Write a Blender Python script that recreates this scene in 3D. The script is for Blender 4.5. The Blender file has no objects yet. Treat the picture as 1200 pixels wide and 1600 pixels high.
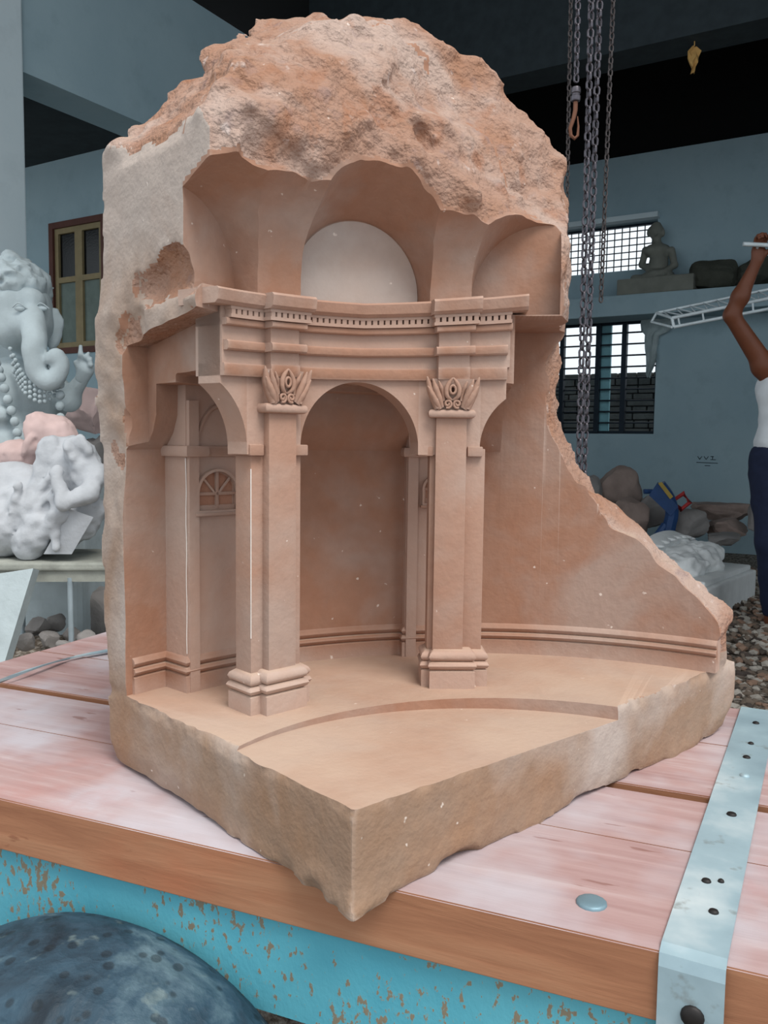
import bpy, bmesh, math, random
import numpy as np
from mathutils import Vector, Matrix
random.seed(7)
SC = bpy.context.scene
COL = SC.collection

# ------------------------------------------------------------ camera
F = 1322.0                       # focal length in pixels of the 1200x1600 frame
T = 0.62                         # height of the timber deck
CAM = Vector((0, 0, 1.04))
PITCH = math.atan(108 / F); ROLL = math.radians(0.7)
cam = bpy.data.cameras.new('camera'); camo = bpy.data.objects.new('camera', cam); COL.objects.link(camo)
fw = Vector((0, math.cos(PITCH), -math.sin(PITCH))); up0 = Vector((0, math.sin(PITCH), math.cos(PITCH))); rt0 = Vector((1, 0, 0))
rt = rt0 * math.cos(ROLL) + up0 * math.sin(ROLL); up = up0 * math.cos(ROLL) - rt0 * math.sin(ROLL)
camo.matrix_world = Matrix(((rt.x, up.x, -fw.x, CAM.x), (rt.y, up.y, -fw.y, CAM.y), (rt.z, up.z, -fw.z, CAM.z), (0, 0, 0, 1)))
cam.sensor_fit = 'VERTICAL'; cam.sensor_height = 36.0; cam.sensor_width = 27.0
cam.lens = 36.0 * F / 1600.0
cam.clip_start = 0.02; cam.clip_end = 200
SC.camera = camo

# ------------------------------------------------------------ world: bright overcast sky
w = bpy.data.worlds.new('overcast_sky'); SC.world = w; w.use_nodes = True
nt = w.node_tree; nt.nodes.clear()
out = nt.nodes.new('ShaderNodeOutputWorld'); bg = nt.nodes.new('ShaderNodeBackground')
tc = nt.nodes.new('ShaderNodeTexCoord'); sep = nt.nodes.new('ShaderNodeSeparateXYZ'); rp = nt.nodes.new('ShaderNodeValToRGB')
nt.links.new(tc.outputs['Generated'], sep.inputs[0]); nt.links.new(sep.outputs[2], rp.inputs[0])
rp.color_ramp.elements[0].position = 0.0; rp.color_ramp.elements[0].color = (0.80, 0.90, 0.98, 1)
rp.color_ramp.elements[1].position = 1.0; rp.color_ramp.elements[1].color = (1.0, 1.0, 0.98, 1)
nt.links.new(rp.outputs[0], bg.inputs[0]); bg.inputs[1].default_value = 1.08
nt.links.new(bg.outputs[0], out.inputs[0])
# weak sun behind thin cloud
sun = bpy.data.lights.new('veiled_sun', 'SUN'); sun.energy = 2.8; sun.angle = math.radians(30); sun.color = (1.0, 0.97, 0.92)
suno = bpy.data.objects.new('veiled_sun', sun); COL.objects.link(suno)
suno.rotation_euler = Vector((-0.32, 0.46, -0.95)).to_track_quat('-Z', 'Y').to_euler()

SC.view_settings.view_transform = 'Standard'; SC.view_settings.look = 'None'
SC.view_settings.gamma = 1.0; SC.view_settings.use_curve_mapping = False
SC.view_settings.exposure = 0.12
SC.render.film_transparent = False

# ------------------------------------------------------------ pixel helpers: turn places read off the photograph into world points
def ray(x, y): return fw + rt * ((x - 600) / F) - up * ((y - 800) / F)
def atz(x, y, z):
    d = ray(x, y); return CAM + d * ((z - CAM.z) / d.z)
def atd(x, y, dist):                                   # at a given depth in front of the camera
    d = ray(x, y); return CAM + d * (dist / d.y)

# ------------------------------------------------------------ mesh builder
class MB:
    def __init__(s): s.v = []; s.f = []; s.m = []; s.mi = 0
    def add(s, vs, fs):
        n = len(s.v); s.v += [tuple(v) for v in vs]; s.f += [tuple(i + n for i in f) for f in fs]; s.m += [s.mi] * len(fs); return s
    def box(s, a, b, M=None, taper=None):
        x0, y0, z0 = a; x1, y1, z1 = b
        vs = [Vector(c) for c in ((x0, y0, z0), (x1, y0, z0), (x1, y1, z0), (x0, y1, z0), (x0, y0, z1), (x1, y0, z1), (x1, y1, z1), (x0, y1, z1))]
        if M is not None: vs = [M @ v for v in vs]
        return s.add(vs, [(0, 3, 2, 1), (4, 5, 6, 7), (0, 1, 5, 4), (1, 2, 6, 5), (2, 3, 7, 6), (3, 0, 4, 7)])
    def bbox(s, a, b, bev, M=None):                   # box with chamfered edges
        bm = bmesh.new(); bmesh.ops.create_cube(bm, size=1)
        c = [(a[i] + b[i]) / 2 for i in range(3)]; d = [abs(b[i] - a[i]) for i in range(3)]
        for v in bm.verts: v.co = Vector([c[i] + v.co[i] * d[i] for i in range(3)])
        bmesh.ops.bevel(bm, geom=bm.edges[:], offset=bev, segments=2, affect='EDGES', profile=0.6)
        return s.frombm(bm, M)
    def frombm(s, bm, M=None):
        bm.verts.index_update(); vs = [(M @ v.co) if M is not None else v.co.copy() for v in bm.verts]
        fs = [[v.index for v in f.verts] for f in bm.faces]; bm.free(); return s.add(vs, fs)
    def tube(s, pts, rad, n=10, cap=True, closed=False, flat=1.0, upv=None):
        pts = [Vector(p) for p in pts]; m = len(pts)
        if not hasattr(rad, '__len__'): rad = [rad] * m
        vs = []; prev = None
        for i, p in enumerate(pts):
            if closed: t = pts[(i + 1) % m] - pts[i - 1]
            else: t = pts[min(i + 1, m - 1)] - pts[max(i - 1, 0)]
            if t.length < 1e-9: t = Vector((0, 0, 1))
            t.normalize()
            if upv is not None: a = Vector(upv)
            elif prev is None: a = Vector((0, 0, 1)) if abs(t.z) < .9 else Vector((1, 0, 0))
            else: a = prev
            a = (a - t * a.dot(t)); 
            if a.length < 1e-6: a = t.orthogonal()
            a.normalize(); prev = a; b = t.cross(a)
            for k in range(n):
                q = 2 * math.pi * k / n; vs.append(p + (a * math.cos(q) * flat + b * math.sin(q)) * rad[i])
        fs = []
        for i in range(m if closed else m - 1):
            j = (i + 1) % m
            for k in range(n):
                l = (k + 1) % n; fs.append((i * n + k, i * n + l, j * n + l, j * n + k))
        if cap and not closed: fs.append(tuple(range(n - 1, -1, -1))); fs.append(tuple((m - 1) * n + k for k in range(n)))
        return s.add(vs, fs)
    def prism(s, outline, d0, d1, M=None):            # outline in (x,z), extruded along y
        n = len(outline)
        vs = [Vector((x, d0, z)) for x, z in outline] + [Vector((x, d1, z)) for x, z in outline]
        if M is not None: vs = [M @ v for v in vs]
        fs = [tuple(range(n - 1, -1, -1)), tuple(range(n, 2 * n))] + [(i, (i + 1) % n, n + (i + 1) % n, n + i) for i in range(n)]
        return s.add(vs, fs)
    def loft(s, rings, cap=True, closed=False):
        n = len(rings[0]); m = len(rings); vs = [p for r in rings for p in r]; fs = []
        for i in range(m if closed else m - 1):
            j = (i + 1) % m
            for k in range(n): l = (k + 1) % n; fs.append((i * n + k, i * n + l, j * n + l, j * n + k))
        if cap and not closed: fs.append(tuple(range(n - 1, -1, -1))); fs.append(tuple((m - 1) * n + k for k in range(n)))
        return s.add(vs, fs)
    def ell(s, c, r, M=None, n=16, m=10, fn=None):
        vs = []; fs = []
        for i in range(m + 1):
            a = math.pi * i / m
            for k in range(n):
                b = 2 * math.pi * k / n; d = Vector((math.sin(a) * math.cos(b), math.sin(a) * math.sin(b), math.cos(a)))
                p = Vector((d.x * r[0], d.y * r[1], d.z * r[2]))
                if fn: p = fn(p, d)
                p = (M @ p if M is not None else p) + Vector(c); vs.append(p)
        for i in range(m):
            for k in range(n): l = (k + 1) % n; fs.append((i * n + k, (i + 1) * n + k, (i + 1) * n + l, i * n + l))
        return s.add(vs, fs)
    def mesh(s, name, mats, smooth=False, fix=True):
        me = bpy.data.meshes.new(name); me.from_pydata(s.v, [], s.f)
        for m in (mats if isinstance(mats, (list, tuple)) else [mats]): me.materials.append(m)
        if any(s.m): me.polygons.foreach_set('material_index', s.m)
        if fix:
            bm = bmesh.new(); bm.from_mesh(me); bmesh.ops.remove_doubles(bm, verts=bm.verts, dist=1e-6); bmesh.ops.recalc_face_normals(bm, faces=bm.faces); bm.to_mesh(me); bm.free()
        if smooth: me.polygons.foreach_set('use_smooth', [True] * len(me.polygons)); me.set_sharp_from_angle(angle=math.radians(smooth if smooth > 1 else 45))
        me.update(); return me
    def build(s, name, mats, parent=None, smooth=False, **k):
        o = bpy.data.objects.new(name, s.mesh(name, mats, smooth)); COL.objects.link(o)
        if parent is not None: o.parent = parent
        tag(o, **k); return o
def tag(o, label=None, cat=None, group=None, kind=None):
    if label: o['label'] = label
    if cat: o['category'] = cat
    if group: o['group'] = group
    if kind: o['kind'] = kind
    return o
def empty(name, loc=(0, 0, 0), rz=0, **k):
    o = bpy.data.objects.new(name, None); COL.objects.link(o); o.location = loc; o.rotation_euler = (0, 0, rz); o.empty_display_size = .05
    return tag(o, **k)
def Mx(loc=(0, 0, 0), x=(1, 0, 0), y=(0, 1, 0), z=(0, 0, 1)):
    x, y, z = Vector(x), Vector(y), Vector(z)
    return Matrix(((x[0], y[0], z[0], loc[0]), (x[1], y[1], z[1], loc[1]), (x[2], y[2], z[2], loc[2]), (0, 0, 0, 1)))

# ------------------------------------------------------------ materials
class NB:
    def __init__(s, name):
        s.m = bpy.data.materials.new(name); s.m.use_nodes = True; s.t = s.m.node_tree; s.t.nodes.clear()
        s.out = s.n('ShaderNodeOutputMaterial'); s.b = s.n('ShaderNodeBsdfPrincipled'); s.l(s.b.outputs[0], s.out.inputs[0])
        s.tc = s.n('ShaderNodeTexCoord')
    def n(s, t, **k):
        x = s.t.nodes.new(t)
        for a, b in k.items(): setattr(x, a, b)
        return x
    def l(s, a, b): s.t.links.new(a, b)
    def co(s, sc=(1, 1, 1), rot=(0, 0, 0), src='Object'):
        m = s.n('ShaderNodeMapping'); m.inputs['Scale'].default_value = sc; m.inputs['Rotation'].default_value = rot; s.l(s.tc.outputs[src], m.inputs[0]); return m.outputs[0]
    def noise(s, scale, det=4, rough=.55, co=None, dist=0):
        x = s.n('ShaderNodeTexNoise'); x.inputs['Scale'].default_value = scale; x.inputs['Detail'].default_value = det; x.inputs['Roughness'].default_value = rough; x.inputs['Distortion'].default_value = dist
        s.l(co if co is not None else s.tc.outputs['Object'], x.inputs[0]); return x.outputs[0]
    def voro(s, scale, co=None, feat='F1', out='Distance'):
        x = s.n('ShaderNodeTexVoronoi', feature=feat); x.inputs['Scale'].default_value = scale; s.l(co if co is not None else s.tc.outputs['Object'], x.inputs[0]); return x.outputs[out]
    def ramp(s, fac, stops):
        r = s.n('ShaderNodeValToRGB'); e = r.color_ramp.elements
        while len(e) < len(stops): e.new(.5)
        for a, (p, c) in zip(e, stops): a.position = p; a.color = (*c, 1) if len(c) == 3 else c
        s.l(fac, r.inputs[0]); return r.outputs[0]
    def mr(s, fac, a, b, c=0., d=1.):
        r = s.n('ShaderNodeMapRange'); r.inputs[1].default_value = a; r.inputs[2].default_value = b; r.inputs[3].default_value = c; r.inputs[4].default_value = d; s.l(fac, r.inputs[0]); return r.outputs[0]
    def mix(s, fac, a, b, mode='MIX'):
        x = s.n('ShaderNodeMix', data_type='RGBA', blend_type=mode)
        for i, v in ((0, fac), (6, a), (7, b)):
            if isinstance(v, (int, float)): x.inputs[i].default_value = v
            elif isinstance(v, tuple): x.inputs[i].default_value = (*v, 1)
            else: s.l(v, x.inputs[i])
        return x.outputs[2]
    def math(s, op, a, b=0.):
        x = s.n('ShaderNodeMath', operation=op)
        for i, v in ((0, a), (1, b)):
            if isinstance(v, (int, float)): x.inputs[i].default_value = v
            else: s.l(v, x.inputs[i])
        return x.outputs[0]
    def bump(s, h, strength=.3, dist=.01, prev=None):
        x = s.n('ShaderNodeBump'); x.inputs['Strength'].default_value = strength; x.inputs['Distance'].default_value = dist; s.l(h, x.inputs['Height'])
        if prev is not None: s.l(prev, x.inputs['Normal'])
        s.l(x.outputs[0], s.b.inputs['Normal']); return x.outputs[0]
    def col(s, c):
        if isinstance(c, tuple): s.b.inputs['Base Color'].default_value = (*c, 1)
        else: s.l(c, s.b.inputs['Base Color'])
        return s
    def fin(s, rough=.8, metal=0., spec=.3):
        if isinstance(rough, (int, float)): s.b.inputs['Roughness'].default_value = rough
        else: s.l(rough, s.b.inputs['Roughness'])
        s.b.inputs['Metallic'].default_value = metal; s.b.inputs['Specular IOR Level'].default_value = spec; return s.m
def srgb(r, g, b):
    f = lambda c: (c / 255 / 12.92) if c / 255 <= .04045 else ((c / 255 + .055) / 1.055) ** 2.4
    return (f(r), f(g), f(b))
def plain(name, c, rough=.7, metal=0., var=.15, scale=12, bump=.15, bd=.004):
    b = NB(name); n = b.noise(scale, 5); d = tuple(x * (1 - var) for x in c); e = tuple(min(1, x * (1 + var)) for x in c)
    b.col(b.ramp(n, [(.3, d), (.7, e)])); b.bump(b.noise(scale * 6, 5), bump, bd); return b.fin(rough, metal)

def m_stone(name, base, pale, warm, palescale=5., pale_lo=.52, pale_hi=.72, rough_amt=.25, pit=0., rise=0.):
    b = NB(name)
    n1 = b.noise(palescale, 4, .55, dist=.3)
    if rise:                                  # the flank is whiter towards the top
        sz = b.n('ShaderNodeSeparateXYZ'); b.l(b.tc.outputs['Object'], sz.inputs[0]); n1 = b.math('ADD', n1, b.mr(sz.outputs[2], .05, .65, -.03, rise))
    n2 = b.noise(11, 5, .6); n3 = b.noise(60, 4, .6)
    c = b.mix(b.mr(n2, .35, .7), base, warm)
    c = b.mix(b.math('MULTIPLY', b.mr(n1, pale_lo, pale_hi), .7), c, pale)
    c = b.mix(.28, c, b.ramp(n3, [(.25, (.55, .55, .55)), (.75, (1, 1, 1))]), 'MULTIPLY')
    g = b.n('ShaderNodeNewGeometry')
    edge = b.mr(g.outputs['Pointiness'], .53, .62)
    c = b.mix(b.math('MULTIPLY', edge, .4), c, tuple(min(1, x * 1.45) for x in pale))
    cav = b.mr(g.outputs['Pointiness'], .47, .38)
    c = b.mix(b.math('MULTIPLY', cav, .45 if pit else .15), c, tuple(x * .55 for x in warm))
    if pit:                                   # ochre veins and grey bruises on the rough crust
        c = b.mix(b.mr(b.noise(16, 4, .6, dist=.6), .56, .68, 0, pit), c, srgb(150, 98, 68))
        c = b.mix(b.mr(b.noise(24, 4, .6), .60, .72, 0, pit * .8), c, srgb(128, 112, 114))
        c = b.mix(b.mr(b.noise(42, 3, .5), .66, .74, 0, pit), c, srgb(206, 190, 184))
    # white dust specks
    sp = b.mr(b.noise(85, 2, .5), .74, .78, 0, .6); c = b.mix(sp, c, srgb(236, 224, 214))
    # paler level faces: settled stone dust, and stronger top light put into the colour
    sn = b.n('ShaderNodeSeparateXYZ'); b.l(g.outputs['Normal'], sn.inputs[0])
    c = b.mix(b.math('MULTIPLY', b.mr(sn.outputs[2], .8, .98), b.mr(b.noise(7, 4), .3, .7, .35, .8)), c, srgb(188, 164, 146))
    b.col(c)
    h = b.math('ADD', b.noise(140, 4, .6), b.math('MULTIPLY', b.noise(35, 3), 1.5))
    b.bump(h, rough_amt, .008 if pit else .004)
    return b.fin(.85, 0, .25)
M = {}
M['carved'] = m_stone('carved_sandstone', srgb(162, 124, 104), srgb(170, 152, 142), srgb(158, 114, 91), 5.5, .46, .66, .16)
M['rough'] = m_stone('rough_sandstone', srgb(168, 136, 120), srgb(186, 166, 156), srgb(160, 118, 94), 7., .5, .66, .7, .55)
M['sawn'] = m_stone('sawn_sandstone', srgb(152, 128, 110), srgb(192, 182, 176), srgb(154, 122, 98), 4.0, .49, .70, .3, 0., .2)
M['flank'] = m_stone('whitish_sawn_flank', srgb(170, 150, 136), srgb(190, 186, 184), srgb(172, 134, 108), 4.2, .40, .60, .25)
M['chalk'] = m_stone('chalky_sandstone', srgb(168, 148, 138), srgb(178, 168, 162), srgb(160, 134, 118), 6, .42, .6, .1)

# ------------------------------------------------------------ numpy noise and surface nets
RNG = np.random.default_rng(3); LAT = RNG.random((32, 32, 32)).astype(np.float32)
def vnoise(x, y, z):
    xi = np.floor(x).astype(np.int32); yi = np.floor(y).astype(np.int32); zi = np.floor(z).astype(np.int32)
    fx = x - xi; fy = y - yi; fz = z - zi
    fx = fx * fx * (3 - 2 * fx); fy = fy * fy * (3 - 2 * fy); fz = fz * fz * (3 - 2 * fz)
    x0 = xi & 31; y0 = yi & 31; z0 = zi & 31; x1 = (x0 + 1) & 31; y1 = (y0 + 1) & 31; z1 = (z0 + 1) & 31
    a = LAT[x0, y0, z0] * (1 - fx) + LAT[x1, y0, z0] * fx; b = LAT[x0, y1, z0] * (1 - fx) + LAT[x1, y1, z0] * fx
    c = LAT[x0, y0, z1] * (1 - fx) + LAT[x1, y0, z1] * fx; d = LAT[x0, y1, z1] * (1 - fx) + LAT[x1, y1, z1] * fx
    return ((a * (1 - fy) + b * fy) * (1 - fz) + (c * (1 - fy) + d * fy) * fz) * 2 - 1
def surface_nets(Fv, org, h):
    ins = Fv < 0; nx, ny, nz = Fv.shape
    act_any = np.zeros((nx - 1, ny - 1, nz - 1), bool); act_all = np.ones_like(act_any)
    for i in (0, 1):
        for j in (0, 1):
            for k in (0, 1):
                s = ins[i:nx - 1 + i, j:ny - 1 + j, k:nz - 1 + k]; act_any |= s; act_all &= s
    act = act_any & ~act_all; ci = np.argwhere(act); n = len(ci)
    idx = -np.ones(act.shape, np.int64); idx[act] = np.arange(n)
    acc = np.zeros((n, 3)); cnt = np.zeros(n)
    cs = [(i, j, k) for i in (0, 1) for j in (0, 1) for k in (0, 1)]
    for a in cs:
        for ax in range(3):
            if a[ax] == 1: continue
            b = list(a); b[ax] = 1
            fa = Fv[ci[:, 0] + a[0], ci[:, 1] + a[1], ci[:, 2] + a[2]]; fb = Fv[ci[:, 0] + b[0], ci[:, 1] + b[1], ci[:, 2] + b[2]]
            m = (fa < 0) != (fb < 0); t = np.where(m, fa / np.where(m, fa - fb, 1), 0)
            for d in range(3):
                base = a[d] + (t if d == ax else 0); acc[:, d] += np.where(m, base, 0)
            cnt += m
    P = (ci + acc / cnt[:, None]) * h + np.array(org)
    quads = []
    for ax in range(3):
        o = [0, 1, 2]; o.remove(ax); b, c = o
        sl0 = [slice(None)] * 3; sl1 = [slice(None)] * 3; sl0[ax] = slice(0, -1); sl1[ax] = slice(1, None)
        for q in (b, c): sl0[q] = slice(1, -1); sl1[q] = slice(1, -1)
        s0 = ins[tuple(sl0)]; s1 = ins[tuple(sl1)]
        e = np.argwhere(s0 != s1)
        flip = s0[tuple(e.T)]
        e2 = e.copy(); e2[:, b] += 1; e2[:, c] += 1
        def cell(db, dc):
            x = e2.copy(); x[:, b] += db; x[:, c] += dc; return idx[x[:, 0], x[:, 1], x[:, 2]]
        q = np.stack([cell(-1, -1), cell(0, -1), cell(0, 0), cell(-1, 0)], 1)
        if ax == 1: flip = ~flip
        q[~flip] = q[~flip][:, ::-1]
        quads.append(q)
    return P, np.concatenate(quads)
def mesh_np(name, P, Q, mats):
    me = bpy.data.meshes.new(name); me.vertices.add(len(P)); me.vertices.foreach_set('co', P.astype(np.float32).ravel())
    k = Q.shape[1]; me.loops.add(Q.size); me.loops.foreach_set('vertex_index', Q.astype(np.int32).ravel())
    me.polygons.add(len(Q)); me.polygons.foreach_set('loop_start', np.arange(0, Q.size, k, dtype=np.int32))
    for m in mats: me.materials.append(m)
    me.update(calc_edges=True); me.validate(); return me

# ============================================================ THE CARVED STONE
# local frame: origin at the bottom front corner, +x along the right face, +y along the left face
STONE = empty('carved_stone', (-0.02639, 0.72847, T), math.atan2(0.68512762, 0.72842305),
              label='large pink sandstone block with rough top, carved into a curved arcade, on the deck', cat='sculpture')
CU, CV = 0.12, -0.13              # common centre of all the carved circles
Z1 = 0.0979                       # carved floor
def RT(r, deg): a = math.radians(deg); return CU + r * math.cos(a), CV + r * math.sin(a)

def body_field(h):
    org = (-.05, -.06, -.04); dims = (.86, .60, 1.12)
    ax = [np.arange(int(d / h) + 1, dtype=np.float32) * h + o for d, o in zip(dims, org)]
    U, V, Z = np.meshgrid(*ax, indexing='ij')
    R = np.hypot(U - CU, V - CV); TH = np.degrees(np.arctan2(V - CV, U - CU))
    # sawn block
    back = .475 + .022 * np.sin(np.clip(Z / .75, 0, 1) * 3.14)
    box = np.maximum.reduce([-U, U - .762, -V - .004, V - back, -Z])
    slab = Z - Z1 - .004
    th = [-60, 10, 11.4, 14, 18, 23.3, 28, 32.8, 35.5, 37.6, 38.6, 41, 120]
    zt = [.10, .125, .15, .182, .225, .272, .305, .35, .39, .46, .55, .95, .95]
    ZT = np.interp(TH + np.clip(R - .575, -.05, .06) * 50, th, zt).astype(np.float32)
    rout = np.where(TH > 60, .70, .622 + .010 * np.sin(Z * 23))
    wall = np.maximum.reduce([(Z - ZT) * .62, R - rout, .5 - R])
    wall = np.maximum(wall, Z - .66)
    wall = np.where(TH < -40, 1, wall)
    # crown of rough rock
    cr = -U + np.float32(0)
    def pl(n, p):
        n = np.array(n, float); n /= np.linalg.norm(n); return (U - p[0]) * n[0] + (V - p[1]) * n[1] + (Z - p[2]) * n[2]
    GV = np.interp(U, [-.05, 0, .1, .22, .3, .38, .45, .6], [.23, .228, .222, .206, .178, .135, .085, -.02]).astype(np.float32)
    cr = np.maximum(cr, (GV - V) * .9)
    planes = [((-.15, -.97, .50), (.15, .213, .775)), ((.62, -.78, 0), (.478, .115, .7)), ((.62, -.78, -.22), (.567, .205, .60)),
              ((-.74, .0, .67), (0, .41, .770)), ((-.50, -.25, .83), (.13, .33, .895)), ((-.3, -.3, .9), (.25, .28, .945)), ((.5, -.1, .85), (.37, .25, .972)),
              ((.85, -.3, .45), (.53, .17, .86)), ((.05, -.80, .60), (.3, .165, .885)), ((-.6, -.6, .5), (.0, .25, .765)), ((0, 0, -1), (0, 0, .5))]
    for n, p in planes: cr = np.maximum(cr, pl(n, p))
    cr = np.maximum(cr, V - back)
    lower = np.maximum(box, np.minimum(slab, wall))
    B = np.minimum(lower, cr)
    near = np.abs(B) < .05
    u, v, z = U[near], V[near], Z[near]; th_ = TH[near]; r_ = R[near]
    def fb(s, w, ox=0): return sum(a * vnoise(u / l + ox + 7 * i, v / l + 3.3 * i, z / l + 1.7 * i) for i, (l, a) in enumerate(zip(s, w)))
    ridge = lambda l, ox: 1 - np.abs(vnoise(u / l + ox, v / l + ox * .7, z / l))
    # how rough is the surface here: crown front/top very rough, flank and sawn sides smooth
    crownm = np.clip((z - .60) / .08, 0, 1) * np.clip((u - .006) / .02, 0, 1)
    topm = np.clip((z - .74 - .2 * u) / .04, 0, 1)
    chip = np.clip((z - .51) / .03, 0, 1) * np.clip((.60 - z) / .03, 0, 1) * np.clip((.42 - u) / .3, 0, 1)
    rightm = np.clip((u - .4) / .05, 0, 1) * np.clip((z - .25) / .1, 0, 1)
    botm = np.clip((.03 - z) / .03, 0, 1)
    rimm = np.clip(1 - np.abs(z - ZT[near]) / .03, 0, 1) * (th_ < 42)
    leftrim = np.clip((.04 - u) / .03, 0, 1) * np.clip((v - .36) / .04, 0, 1) * np.clip((z - .25) / .08, 0, 1) * np.clip((.62 - z) / .06, 0, 1)
    m = np.clip(np.maximum.reduce([crownm, topm, .8 * rightm, .55 * botm, .55 * rimm, .5 * chip, .35 * leftrim]), 0, 1)
    big = fb((.19, .085), (.013, .009)); mid = fb((.045, .024, .0125), (.0086, .0058, .0034), 11) - .006 * (ridge(.06, 5) ** 2 - .3)
    small = fb((.05, .016), (.0014, .0007), 4)
    arris = np.clip(1 - np.abs(z - Z1) / .012, 0, 1) * np.clip(1 - np.minimum(np.abs(v), np.abs(u)) / .014, 0, 1)
    B[near] += (arris * np.clip(.004 + .006 * vnoise(u / .03, v / .03, z / .03 + 9) + .004 * vnoise(u / .011, v / .011, z / .011), 0, .02)).astype(np.float32)
    B[near] += (m * (big + mid) + small).astype(np.float32) * np.where(z < .12, .6, 1.0)
    for n, p, d in (((-.50, -.25, .83), (.13, .33, .895), .014), ((-.74, .0, .67), (0, .41, .770), .012), ((-.3, -.3, .9), (.25, .28, .945), .016)): B = np.maximum(B, pl(n, p) - d)
    # chipped off chunks
    def chunk(c, r, k=1.0, sc=(1, 1, 1)):
        d = np.sqrt(((U - c[0]) / sc[0]) ** 2 + ((V - c[1]) / sc[1]) ** 2 + ((Z - c[2]) / sc[2]) ** 2) - r
        return d
    cuts = [chunk((.186, .49, 1.006), .034, sc=(1.2, 1.3, 1)), chunk((-.03, -.03, Z1 + .01), .045), chunk((-.055, .31, .60), .075, sc=(1, 1.6, .62)), chunk((-.05, .40, .545), .068, sc=(.9, 1, .7)), chunk((-.045, .405, .42), .068, sc=(1, .7, 1.4)),
            chunk((-.05, .40, .30), .072, sc=(1, .6, 1.3)), 
            chunk((-.035, .16, -.015), .062, sc=(.55, 1.7, .6)), chunk((-.02, .05, -.01), .03), chunk((.15, -.03, -.01), .04, sc=(2, 1, .6)),
            chunk((.80, -.02, -.02), .075, sc=(1, 2, .9)), chunk((.795, 0, .14), .05, sc=(.7, 2, 1.3))]
    C = np.minimum.reduce(cuts); nc = np.abs(C) < .05
    u, v, z = U[nc], V[nc], Z[nc]; C[nc] += (.010 * vnoise(u / .045, v / .045, z / .045) + .004 * vnoise(u / .015, v / .015, z / .015)).astype(np.float32)
    B = np.maximum(B, -C)
    B[0] = B[-1] = 1; B[:, 0] = B[:, -1] = 1; B[:, :, 0] = B[:, :, -1] = 1
    return B, org

# sharp cutters -----------------------------------------------------------
def revolve(prof, a0, a1, n):                          # closed (r,z) outline swept round the common centre
    b = MB(); rings = []
    for i in range(n + 1):
        d = a0 + (a1 - a0) * i / n
        rings.append([(*RT(r, d), z) for r, z in prof])
    b.loft(rings); return b
def arch_outline(half, spring, bot, n=20):
    o = [(-half, bot), (half, bot)]
    for i in range(n + 1):
        a = math.pi * i / n; o.append((half * math.cos(a), spring + half * math.sin(a)))
    return o
def half_arch(half, spring, bot, n):                   # arch broken off just past its crown
    o = [(-.02, bot), (half, bot)]
    for i in range(n + 1):
        a = math.pi * .565 * i / n; o.append((half * math.cos(a), spring + half * math.sin(a)))
    return o
def radialM(deg):                                      # x tangential (viewer's left), y outward, z up
    a = math.radians(deg); return Mx((CU, CV, 0), (-math.sin(a), math.cos(a), 0), (math.cos(a), math.sin(a), 0))
BAYS = (108.6, 73.9, 38.6); PIERS = (90.4, 56.0); LUN = ((107.2, .092, .6, .9, 0, .13), (72.8, .089, .612, .95, .0, .19), (38.9, .096, .612, .85, .0, .12))   # bearing, half width, springing, taper, sideways drift, rise
def cutter_list():
    L = []
    # ambulatory behind the arcade, with a coved ceiling
    L.append(revolve([(.02, .05), (.02, .489), (.545, .489), (.566, .46), (.575, .42), (.575, Z1), (.339, Z1), (.339, .05)], -40, 172, 240))
    # open well under the dome
    dome = [(.405, .60), (.405, .615), (.400, .645), (.387, .675), (.365, .700), (.335, .720), (.295, .735), (.23, .748), (.13, .757), (.012, .762)]
    L.append(revolve([(.012, .30), (.4050, .30)] + dome, 33.5, 172, 240))
    # broken end of the ambulatory on the right
    L.append(revolve([(.03, .31), (.03, .587), (.575, .587), (.575, .31)], -20 + 24 * 212 / 240 - .0, 44.2, 60))
    # plane cut on the left
    b = MB(); b.loft([[(x, .19, .30), (x, .430, .30), (x, .430, .534), (x, .19, .574)] for x in (-.2, .034)]); L.append(b)
    b = MB(); b.box((-.2, -.2, Z1 + .0003), (.12, .30, .45)); L.append(b)
    # pit floor (gently sloping) is part of the first revolve; a wedge brings it down
    for c, hw, spg, tap, dr, rise in LUN:
        b = MB(); Mr = radialM(c); rings = []
        for r, k, dz, dx in ((.43, 1.0, 0, 0), (.12, tap, rise, dr)):
            rings.append([Mr @ Vector((x * k + dx, r, spg + dz + (z - spg) * k if z > .59 else z)) for x, z in (arch_outline(hw, spg, .5885, 32) if rise != .12 else half_arch(hw, spg, .5885, 24))])
        b.loft(rings); L.append(b)
    return L

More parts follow.
